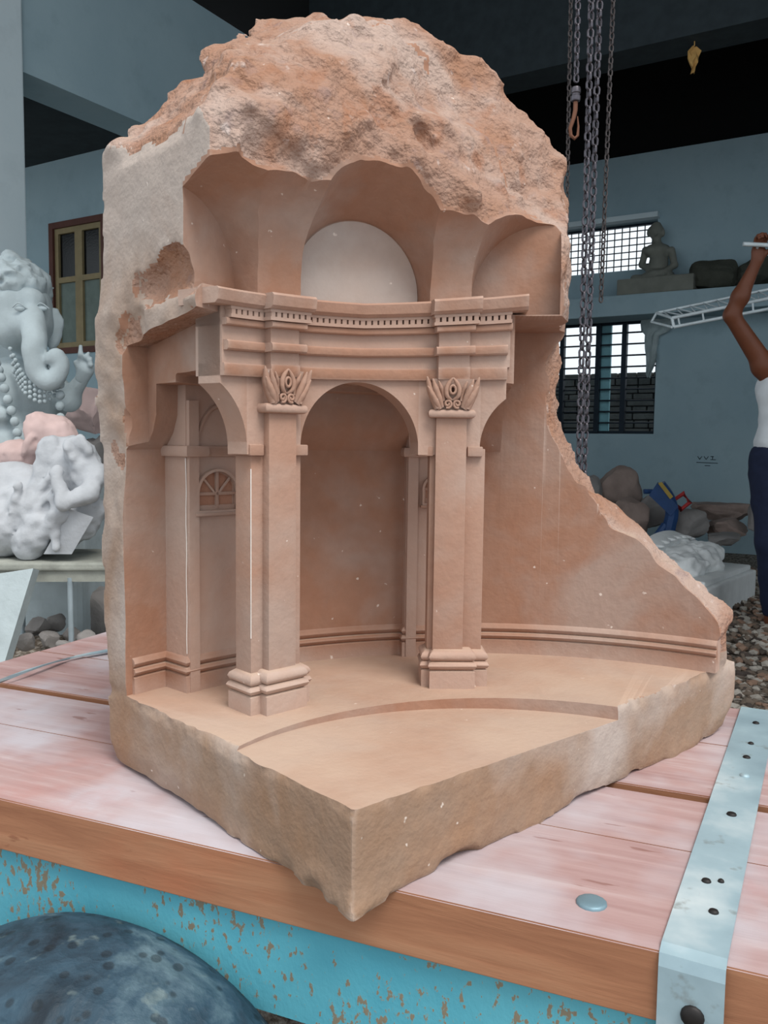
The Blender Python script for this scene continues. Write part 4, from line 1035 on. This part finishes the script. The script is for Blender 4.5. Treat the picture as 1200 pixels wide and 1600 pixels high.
pk = empty('pink_bust', S(60, 690, .3), 0, label='pale pink stone bust with wavy hair lying behind the white relief figure', cat='sculpture')
pr = [('e', S(62, 672, .18), (26 * sx, .07, 30 * sx), Matrix.Rotation(-.4, 3, 'Y')), ('c', S(50, 684, .12), S(44, 690, .10), 8 * sx, 4 * sx, .01), ('e', S(52, 700, .15), (15 * sx, .05, 13 * sx)), ('e', S(30, 715, .2), (40 * sx, .10, 30 * sx)), ('e', S(-5, 735, .22), (45 * sx, .11, 30 * sx)), ('e', S(88, 690, .2), (36 * sx, .08, 42 * sx))]
sdf_mesh('head_and_hair', pr, .0095, .02, ((.03, .006), (.014, .004)), M['pinkstone'], parent=pk)
b = MB(); b.loft([[S(x, y, dd) for x, y, dd in ((20, 745, .12), (100, 745, .12), (100, 745, .33), (20, 745, .33))], [S(x, y, dd) for x, y, dd in ((10, 866, .12), (110, 866, .12), (110, 866, .33), (10, 866, .33))]]); local(b, pk).build('support_block', M['greystone'], pk)
# slanting pale slab at far left and blocks below the stool
def slab(name, P, th, mat, label, cat='slab', bev=0):
    c = sum((Vector(p) for p in P), Vector()) / len(P); n_ = (Vector(P[1]) - Vector(P[0])).cross(Vector(P[2]) - Vector(P[0])).normalized()
    b = MB(); b.loft([[Vector(p) for p in P], [Vector(p) + n_ * th for p in P]]); o = b.build(name, mat); tag(o, label, cat); return o
def SL(x, y, d): return atd(x, y, d)
slab('leaning_slab', [SL(-60, 905, 3.05), SL(52, 888, 3.05), SL(4, 1045, 2.95), SL(-60, 1060, 2.95)], .05, M['marble'], 'pale stone slab leaning in front of the stool at the left edge', 'slab')
# ---------------------------------------------------------------- rough blocks and boulders
def boulder(c, r, mat, label, name='boulder', rz=0, seed=0, boxy=.0, cat='stone', group=None, amp=.10, sub=4):
    bm = bmesh.new(); bmesh.ops.create_icosphere(bm, subdivisions=sub, radius=1); rnd = random.Random(seed)
    pl_ = [Vector((rnd.gauss(0, 1), rnd.gauss(0, 1), rnd.gauss(0, 1))).normalized() for _ in range(12)]; dd = [rnd.uniform(.62, .92) for _ in pl_]
    P = np.array([v.co for v in bm.verts]); nz = vnoise(P[:, 0] * 2.5 + seed, P[:, 1] * 2.5, P[:, 2] * 2.5) * amp + vnoise(P[:, 0] * 7 + seed, P[:, 1] * 7, P[:, 2] * 7) * amp * .4
    for v, z in zip(bm.verts, nz):
        p = v.co.copy()
        if boxy: m = max(abs(p.x), abs(p.y), abs(p.z)); p = p.lerp(p / m * .9, boxy)
        for n_, d_ in zip(pl_, dd):
            k = p.dot(n_)
            if k > d_: p -= n_ * (k - d_)
        p *= (1 + z); v.co = Vector((p.x * r[0], p.y * r[1], p.z * r[2]))
    zmin = min(v.co.z for v in bm.verts)
    b = MB(); b.frombm(bm); o = b.build(name, mat, smooth=32); o.rotation_euler = (0, 0, rz); o.location = c
    if c[2] is None: pass
    return tag(o, label, cat, group)
def on_floor(x, y): p = atz(x, y, 0.0); return p
def boul(px0, px1, ytop, ybot, mat, label, d=None, seed=0, boxy=0., depth=1.0, z0=0.0, **k):
    # a stone whose photographed extent is px0..px1, ytop..ybot, standing at depth d on height z0
    p = atd((px0 + px1) / 2, ybot, d); pt = atd((px0 + px1) / 2, ytop, d); zb2 = max(z0, p.z); rx = (px1 - px0) / 2 * d / F; rz_ = (pt.z - zb2) / 2
    return boulder((p.x, d + rx * .2, zb2 + rz_ * .93), (rx * 1.12, rx * depth, rz_ * 1.12), mat, label, seed=seed, boxy=boxy, **k)
boul(98, 172, 604, 676, M['pinkstone'], 'pinkish squared stone block behind the white statues', 4.75, 3, .8)
boul(80, 190, 632, 990, M['greystone'], 'grey block carrying the pinkish squared stone behind the stool', 4.8, 5, .8)
boul(98, 185, 905, 1010, M['greystone'], 'big grey block on the ground under the stool', 3.95, 8, .8)
RUB = ('largest, leftmost-upper', 'uppermost middle', 'front middle', 'right-hand', 'lowest leftmost', 'farthest right, beside the stone block,', 'lowest central')
for i, (x0, x1, y0, y1, d) in enumerate(((40, 76, 962, 992, 3.5), (70, 100, 958, 985, 3.6), (60, 92, 985, 1012, 3.3), (96, 124, 978, 1004, 3.35), (28, 55, 990, 1016, 3.2), (120, 150, 985, 1010, 3.25), (88, 110, 998, 1018, 3.15))):
    boul(x0, x1, y0, y1, M['greystone'], RUB[i] + ' grey rubble stone on the ground below the left stool', d, 20 + i, .2, sub=3, group='rubble below the stool')
# heap that carries the rubble
b = MB(); hp = atd(90, 1030, 3.5)
bm = bmesh.new(); bmesh.ops.create_grid(bm, x_segments=30, y_segments=30, size=1)
for v in bm.verts: r2 = v.co.x ** 2 + v.co.y ** 2; v.co = Vector((hp.x + v.co.x * .6, 3.45 + v.co.y * .42, max(-.01, .22 * (1 - r2 * 1.1)) + .012 * math.sin(v.co.x * 31) * math.cos(v.co.y * 27)))
b.frombm(bm); tag(b.build('gravel_heap', M['gravel']), 'low heap of stone chips under the left stool', 'gravel', kind='stuff')

# ---------------------------------------------------------------- right: ledge statue, rubble, relief slab, worker
MD = 8.1
ledge = hit(1030, 440, W0 + A * -.21, A)
def Bp(x, y, dd=0):                                     # on a plane just in front of the wall
    return hit(x, y, W0 - A * (.21 + dd), A)
bpx = (Bp(1040, 400) - Bp(1030, 400)).length / 10
st = empty('seated_statue', Vector((Bp(1030, 440).x, Bp(1030, 440).y, g1)), 0, label='dark grey stone statue of a cross-legged figure on the ledge by the mesh window', cat='statue')
def Q(x, y, dd=0): p = Bp(x, y, dd); return p
zb3 = g1
pr = [('e', Q(1025, 362), (11 * bpx, .07, 13 * bpx)), ('e', Q(1026, 351), (6 * bpx, .035, 4 * bpx)), ('c', Q(1026, 372), Q(1027, 382), 6 * bpx, 7 * bpx), ('e', Q(1028, 392), (21 * bpx, .09, 12 * bpx)), ('e', Q(1029, 412), (15 * bpx, .085, 22 * bpx)), ('e', Q(1029, 430, .02), (24 * bpx, .12, 9 * bpx)),
      ('c', Q(1009, 391), Q(1003, 414), 6 * bpx, 5 * bpx), ('c', Q(1003, 414), Q(1023, 427, .10), 5 * bpx, 4 * bpx), ('c', Q(1049, 391), Q(1054, 414), 6 * bpx, 5 * bpx), ('c', Q(1054, 414), Q(1033, 427, .10), 5 * bpx, 4 * bpx),
      ('c', Q(1020, 434, .02), Q(992, 437, .06), 8 * bpx, 7 * bpx), ('c', Q(992, 437, .06), Q(1032, 436, .14), 7 * bpx, 5 * bpx), ('c', Q(1036, 434, .02), Q(1064, 437, .06), 8 * bpx, 7 * bpx), ('c', Q(1064, 437, .06), Q(1026, 438, .15), 7 * bpx, 5 * bpx),
      ('e', Q(1013, 364), (2 * bpx, .02, 6 * bpx)), ('e', Q(1037, 364), (2 * bpx, .02, 6 * bpx)), ('e', Q(1025, 365, .07), (2 * bpx, .02, 4 * bpx))]
M['statue_dark'] = plain('dark_grey_statue_stone', srgb(118, 120, 112), .8, 0, .15, 8, .2)
sdf_mesh('seated_body', pr, .011, .02, ((.04, .003),), M['statue_dark'], clip=[((0, 0, -1), (0, 0, g1 + .01))], parent=st)
b = MB(); Ms = Mx((Bp(1030, 440).x, Bp(1030, 440).y, g1), -Bd, A, (0, 0, 1)); b.bbox((-.36, -.19, 0), (.36, .15, Q(1030, 437).z - g1), .012, Ms); local(b, st).build('plinth', M['statue_dark'], st)
# lumps on the ledge
M['darkstone'] = plain('dark_mossy_stone', srgb(70, 72, 64), .9, 0, .3, 5, .6, .02)
c0 = Bp(1120, 445); w_ = 90 * bpx * .5
boulder((c0.x, c0.y, g1 + .145), (w_ * .95, .15, .165), M['darkstone'], 'dark uncut stone lying on the wall ledge right of the seated statue', rz=math.atan2(-Bd.y, -Bd.x), seed=31, boxy=.3)
c0 = Bp(1178, 440); boulder((c0.x, c0.y, g1 + .14), (.20, .15, .155), M['darkstone'], 'smaller dark stone on the wall ledge behind the raised hand', rz=math.atan2(-Bd.y, -Bd.x), seed=33, boxy=.3)
# torn plastic sheet by the lower window
b = MB(); rows = [(490, 998, 1046), (500, 994, 1044), (512, 995, 1040), (520, 1001, 1024), (532, 1001, 1022), (545, 1002, 1020), (556, 1004, 1021), (568, 1004, 1018), (580, 1003, 1012), (588, 1004, 1010)]
fr_, bk_ = [], []
for i, (y, xa, xb) in enumerate(rows):
    L_ = [Bp(xa + (xb - xa) * k / 6, y + 2 * math.sin(k * 2 + i)) + A * (.15 + .018 * math.sin(k * 1.9 + i * .8)) for k in range(7)]
    fr_.append(L_ + [p + A * .003 for p in reversed(L_)])
b.loft(fr_); tag(b.build('plastic_sheet', plain('torn_grey_plastic', srgb(150, 164, 166), .6), smooth=60), 'torn grey plastic sheet hanging at the right jamb of the barred window', 'sheet')

# rubble pile along the back wall
RB = [(928, 1000, 728, 800, 'tanstone', 'tall pointed boulder standing topmost of the pile at the back wall', 7.6, 2, .1, .34), (905, 940, 742, 790, 'greystone', 'dark rounded boulder left of the tall pointed one by the chains', 7.5, 4, 0, .3),
      (890, 965, 775, 838, 'tanstone', 'flat-topped boulder under the tall pointed one, lowest left of the pile', 7.2, 6, .4, 0), (955, 1012, 778, 842, 'tanstone', 'squarish boulder left of the blue machine at the back wall', 7.1, 7, .5, 0), (990, 1042, 776, 826, 'greystone', 'rounded grey boulder directly beside the blue machine', 7.3, 9, .2, 0),
      (1048, 1106, 795, 838, 'greystone', 'mottled grey boulder right of the blue machine', 7.0, 11, .2, 0), (1085, 1170, 785, 812, 'tanstone', 'long brown block at the wall behind the mottled boulder', 7.6, 12, .8, 0), (1104, 1168, 808, 842, 'tanstone', 'tan boulder behind the low pale curb block', 7.1, 14, .5, 0),
      (1102, 1162, 832, 852, 'greystone', 'low pale curb block in front of the tan boulder', 6.75, 15, .95, 0), (1172, 1196, 765, 830, 'greystone', 'upright grey slab leaning near the legs of the worker', 6.9, 17, .9, 0)]
for x0, x1, y0, y1, mt, lb, d, sd, bx, z0 in RB: boul(x0, x1, y0, y1, M[mt], lb, d, sd, bx, .8, z0)
# blue grinder stand with yellow stripe and red handle
gb = atd(1030, 838, 6.9); blu = plain('blue_enamel', srgb(40, 72, 120), .45); yel = plain('ochre_enamel', srgb(176, 150, 70), .5); red = plain('red_enamel', srgb(176, 56, 56), .5)
mach = empty('cutting_machine', (gb.x, gb.y, 0), 0, label='blue cutting machine with yellow stripe and red handle among the boulders', cat='machine')
def Kp(x, y, dd=0): return atd(x, y, 6.9 + dd)
b = MB(); b.tube([Kp(1006, 768), Kp(1018, 768), Kp(1030, 772)], .02, 8); b.tube(catmull([Kp(1030, 758), Kp(1044, 778), Kp(1050, 800), Kp(1046, 822), Kp(1040, 850)]), .055, 8); b.loft([[Kp(1014, 774, dd), Kp(1028, 753, dd), Kp(1060, 792, dd), Kp(1048, 806, dd)] for dd in (-.06, .06)]); b.tube([Kp(1040, 820), Kp(1022, 845)], .035, 8)
local(b, mach).build('machine_body', blu, mach, smooth=40)
b = MB(); b.loft([[Kp(1028, 755, dd), Kp(1034, 753, dd), Kp(1052, 776, dd), Kp(1047, 780, dd)] for dd in (-.068, -.061)]); local(b, mach).build('stripe', yel, mach)
b = MB(); b.tube([Kp(1052, 782), Kp(1068, 771), Kp(1078, 785), Kp(1064, 796)], .022, 8, closed=True); b.tube([Kp(1046, 800), Kp(1058, 792)], .02, 8); local(b, mach).build('handle', red, mach, smooth=60)
b = MB(); b.box((gb.x - .14, gb.y - .14, 0), (gb.x + .14, gb.y + .14, .03)); local(b, mach).build('foot_plate', blu, mach)

# white carved relief slab lying on the ground
RD = 5.3
cR = atz(1150, 950, 0.0)
e1 = atz(1180, 935, 0); e0 = atz(1118, 966, 0)
dirx = Vector((e1.x - e0.x, e1.y - e0.y, 0)).normalized(); diry = Vector((-dirx.y, dirx.x, 0))
rel = empty('relief_slab', (e1.x, e1.y, 0), math.atan2(dirx.y, dirx.x), label='white marble slab with arched relief lying on the gravel behind the block', cat='sculpture')
def mloc(b): return b
hS = .20; Ls, Ws = 1.05, .62
b = MB(); b.bbox((-Ls, 0, 0), (0, Ws, hS), .012); b.build('slab_base', M['relief_lit'], rel)
b = MB(); b.bbox((-Ls + .03, .03, hS), (-.03, Ws - .03, hS + .035), .012); b.build('raised_border', M['relief_lit'], rel)
# arched hood rim standing over the relief
b = MB(); pts = []
for i in range(25):
    a = math.pi * i / 24; pts.append(Vector((-.50 + .42 * math.cos(a), .50 - .02 * math.sin(a), hS + .09 + .13 * math.sin(a) ** .8)))
rings = []
for i, p in enumerate(pts):
    t = (pts[min(i + 1, 24)] - pts[max(i - 1, 0)]).normalized(); n_ = Vector((0, 1, 0)).cross(t).normalized()
    rings.append([p + n_ * .035 + Vector((0, -.10, -.02)), p + n_ * .05, p - n_ * .02 + Vector((0, .06, 0)), p - n_ * .02 + Vector((0, -.09, -.03))])
b.loft(rings); b.build('leaf_rim', M['relief_lit'], rel, smooth=50)
for i in range(2, 23, 2):
    p = pts[i]; c = MB(); c.ell(p + Vector((0, -.08, .012)), (.026, .05, .014), n=10, m=6); c.build('rim_leaf', M['relief_lit'], rel, smooth=60)
WR = Matrix.Translation(rel.location) @ Matrix.Rotation(rel.rotation_euler.z, 4, 'Z')
def R_(x, y, z): return WR @ Vector((x, y, z))
pr = [('e', R_(-.55, .34, hS + .07), (.26, .20, .12)), ('e', R_(-.38, .26, hS + .10), (.13, .12, .10)), ('e', R_(-.75, .25, hS + .07), (.14, .13, .09)), ('c', R_(-.8, .2, hS + .08), R_(-.3, .2, hS + .12), .05, .06), ('c', R_(-.6, .42, hS + .1), R_(-.35, .4, hS + .18), .06, .05), ('e', R_(-.27, .22, hS + .11), (.07, .07, .07))]
sdf_mesh('carved_figures', pr, .0125, .03, ((.05, .018), (.025, .010)), M['relief_lit'], clip=[((0, 0, -1), (0, 0, hS + .02))], parent=None)
cf = bpy.data.objects.get('carved_figures'); cf.parent = rel; cf.matrix_parent_inverse = WR.inverted()
b = MB(); b.ell((-.13, .30, hS + .10), (.085, .12, .075), n=16, m=10, fn=lambda p, d: p * (1 + .12 * math.sin(d.x * 9) * math.cos(d.z * 8))); b.v = [tuple(WR @ Vector(v)) for v in b.v]
tag(b.build('plastic_bag', plain('dark_blue_plastic', srgb(34, 50, 62), .25), smooth=60), 'crumpled dark blue plastic bag tucked in the arched relief', 'bag')

# worker at the right edge
PDm = 4.8
def Hm(x, y, dd=0): return atd(x, y, PDm + dd)
skin = plain('brown_skin', srgb(112, 66, 46), .45, 0, .08, 10, .05); vest = plain('white_cotton', srgb(214, 218, 222), .85, 0, .05, 12, .2); navy = plain('navy_denim', srgb(30, 38, 62), .85, 0, .12, 30, .2); hairm = plain('black_hair', srgb(16, 14, 14), .6); shoe = plain('brown_sandal', srgb(70, 48, 36), .7)
man = empty('person', (Hm(1219, 0).x, PDm, 0), 0, label='person in white vest and navy trousers with both arms raised at the right edge', cat='person')
X0 = Hm(1217, 690).x; zP = lambda y: CAM.z + (690 - y) / F * PDm
def V_(x, z, dd=0): return Vector((X0 + x, PDm + dd, z))
shL = V_(-.105, 1.50); shR = V_(.22, 1.49); elL = Hm(1143, 493, -.02); haL = Hm(1183, 407, -.10)
elR = V_(.48, 1.68, -.05); haR = V_(.40, 2.02, -.12)
pelv = V_(.03, .98)
torso = [('e', V_(.04, 1.36), (.165, .115, .16)), ('e', V_(.04, 1.20), (.142, .10, .17)), ('e', V_(.03, 1.02), (.155, .11, .12)), ('e', V_(.04, 1.46), (.175, .085, .07)), ('c', V_(.04, 1.48), V_(.04, 1.58, -.01), .055, .052)]
arms = [('c', shL, elL, .058, .043), ('c', elL + (haL - elL) * .02, elL + (haL - elL) * .35, .042, .045), ('c', elL + (haL - elL) * .35, haL, .045, .027), ('c', shR, elR, .058, .043), ('c', elR, elR + (haR - elR) * .35, .042, .045), ('c', elR + (haR - elR) * .35, haR, .045, .027), ('e', shL, (.068, .068, .068)), ('e', shR, (.068, .068, .068))]
head = [('e', V_(.04, 1.70, -.01), (.076, .096, .108)), ('e', V_(.04, 1.645, -.045), (.055, .06, .055)), ('c', V_(.04, 1.685, -.105), V_(.04, 1.668, -.122), .012, .014, .01), ('e', V_(-.038, 1.685, 0), (.012, .022, .032), None, .01), ('e', V_(.118, 1.685, 0), (.012, .022, .032), None, .01)]
hipL, hipR = V_(-.055, .95), V_(.125, .95); knL, knR = V_(-.045, .50, -.05), V_(.16, .50, -.02); anL, anR = V_(.03, .09, .02), V_(.20, .09, .03)
legs = [('c', hipL, knL, .092, .058), ('c', knL, knL + (anL - knL) * .35, .056, .058), ('c', knL + (anL - knL) * .35, anL, .058, .037), ('c', hipR, knR, .092, .058), ('c', knR, knR + (anR - knR) * .35, .056, .058), ('c', knR + (anR - knR) * .35, anR, .058, .037)]
feet = []
for an in (anL, anR): feet += [('c', an + Vector((0, .02, -.045)), an + Vector((0, -.15, -.062)), .038, .026), ('c', an, an + Vector((0, .02, -.04)), .04, .04)]
hands = []
for hd_, sg in ((haL, 1), (haR, -1)):
    up_ = Vector((0, -.25, 1)).normalized(); sd_ = Vector((1, 0, 0)); pc_ = hd_ + up_ * .045
    hands += [('e', pc_, (.040, .020, .046))]
    for i in range(4):
        o = pc_ + sd_ * (i - 1.5) * .019 + up_ * .035; L_ = (.036, .042, .040, .030)[i]
        p1 = o + up_ * L_ * .9 + Vector((0, -.008, 0)); p2 = p1 + up_ * L_ * .3 + Vector((0, -L_ * .75, 0)); p3 = p2 + Vector((0, -L_ * .3, -L_ * .55))
        hands += [('c', o, p1, .0095, .009, .004), ('c', p1, p2, .009, .0085, .004), ('c', p2, p3, .0085, .007, .004)]
    t0 = pc_ + sd_ * sg * .034 - up_ * .02; t1 = t0 + sd_ * sg * .022 + up_ * .03 + Vector((0, -.015, 0)); hands += [('c', t0, t1, .012, .010, .006), ('c', t1, t1 - sd_ * sg * .008 + up_ * .022 + Vector((0, -.018, 0)), .010, .008, .005)]
sdf_mesh('body', torso + arms + head + legs + feet + hands, .0085, .028, (), skin, parent=man)
tt = [('e', V_(.04, 1.355), (.178, .128, .165)), ('e', V_(.04, 1.20), (.157, .115, .18)), ('e', V_(.03, 1.06), (.170, .124, .13)), ('c', V_(-.055, 1.44), V_(-.05, 1.535), .040, .036), ('c', V_(.135, 1.44), V_(.13, 1.535), .040, .036)]
sdf_mesh('vest', tt, .010, .03, ((.06, .005), (.03, .002)), vest, clip=[((0, 0, -1), (0, 0, 1.035))], parent=man)
tl = [('e', V_(.03, .99), (.176, .13, .10)), ('c', hipL, knL, .108, .078), ('c', knL, anL + Vector((0, 0, .02)), .078, .066), ('c', hipR, knR, .108, .078), ('c', knR, anR + Vector((0, 0, .02)), .078, .066)]
sdf_mesh('trousers', tl, .011, .03, ((.08, .008), (.04, .003)), navy, clip=[((0, 0, 1), (0, 0, 1.065)), ((0, 0, -1), (0, 0, .07))], parent=man)
sdf_mesh('hair', [('e', V_(.04, 1.735, .012), (.084, .098, .088))], .009, .02, ((.02, .003),), hairm, clip=[((0, -.8, -.6), (X0, PDm - .03, 1.70))], parent=man)
b = MB()
for s in (-1, 1): b.ell(V_(.04 + s * .03, 1.70, -.098), (.011, .006, .006), n=10, m=6)
local(b, man).build('eye', hairm, man, smooth=60)
b = MB(); b.ell(V_(.04, 1.640, -.103), (.022, .006, .006), n=10, m=6); local(b, man).build('mouth', plain('lips', srgb(120, 66, 58), .5), man, smooth=60)
# welded white steel frame held overhead
fr = empty('welded_frame', haL, 0, label='long white welded steel frame carried by the person against the wall', cat='frame')
def Fp(x, y, dd=0): return atd(x, y, 5.2 + dd)
wh = plain('white_painted_steel', srgb(206, 216, 220), .4, .1)
def rod(a, b_, r=.010, nm='rail'): c = MB(); c.tube([a, b_], r, 8); local(c, fr).build(nm, wh, fr, smooth=60)
TA, TB_ = Fp(1050, 497), Fp(1330, 440, -.3); LA, LB = Fp(1053, 511), Fp(1330, 458, -.3); UA, UB = Fp(1026, 489, .3), Fp(1330, 425, 0); VA, VB = Fp(1082, 508, .35), Fp(1330, 545, .2)
rod(TA, TB_, .011); rod(LA, LB, .010); rod(UA, UB, .009, 'rail'); rod(TA, LA, .010, 'end_post'); rod(UA, TA, .009, 'end_post'); rod(Fp(1026, 489, .3), Fp(1018, 503, .3), .008, 'end_post'); rod(Fp(1018, 503, .3), Fp(1050, 511, 0), .008, 'end_post')
for i in range(14):
    t0 = i / 14; t1 = (i + .5) / 14; t2 = (i + 1) / 14; c = MB(); c.tube([TA.lerp(TB_, t0), UA.lerp(UB, t1), TA.lerp(TB_, t2)], .005, 6); local(c, fr).build('brace', wh, fr, smooth=60)
    if i % 2 == 0: rod(TA.lerp(TB_, t1), LA.lerp(LB, t1), .006, 'post')
rod(haL + Vector((-.10, -.05, .075)), haR + Vector((.25, -.05, .07)), .012, 'hand_rail'); 
rod(haL + Vector((-.02, -.05, .075)), TA.lerp(TB_, .42), .008, 'strut'); rod(haR + Vector((.0, -.05, .07)), TA.lerp(TB_, .95), .008, 'strut')
# loose gravel near the block: real stones in the part of the ground that is seen close
rnd = random.Random(11); bases = []
for k in range(6):
    bm = bmesh.new(); bmesh.ops.create_icosphere(bm, subdivisions=1, radius=1)
    for v in bm.verts: v.co = Vector((v.co.x * rnd.uniform(.7, 1.1), v.co.y * rnd.uniform(.6, 1.0), v.co.z * rnd.uniform(.35, .7))) * rnd.uniform(.85, 1.15)
    bases.append(([v.co.copy() for v in bm.verts], [[v.index for v in f.verts] for f in bm.faces])); bm.free()
mats = [plain('gravel_a', srgb(178, 170, 160), .9, 0, .2), plain('gravel_b', srgb(120, 106, 94), .9, 0, .2), plain('gravel_c', srgb(84, 74, 68), .9, 0, .2), plain('gravel_d', srgb(150, 122, 104), .9, 0, .2)]
b = MB()
for i in range(5200):
    y = 2.0 + 5.2 * rnd.random() ** 1.2; x = y * rnd.uniform(.30, .62); r = rnd.uniform(.008, .026) * (1 + .1 * y); vs, fs = bases[rnd.randrange(6)]; a = rnd.uniform(0, 6.28); ca, sa = math.cos(a), math.sin(a); b.mi = rnd.choice((0, 0, 1, 1, 2, 3))
    b.add([(x + (v.x * ca - v.y * sa) * r, y + (v.x * sa + v.y * ca) * r, .012 + v.z * r) for v in vs], fs)
me = b.mesh('gravel', mats, fix=False); o = bpy.data.objects.new('gravel', me); COL.objects.link(o); tag(o, 'loose pale and brown gravel covering the ground right of the stone', 'gravel', kind='stuff')
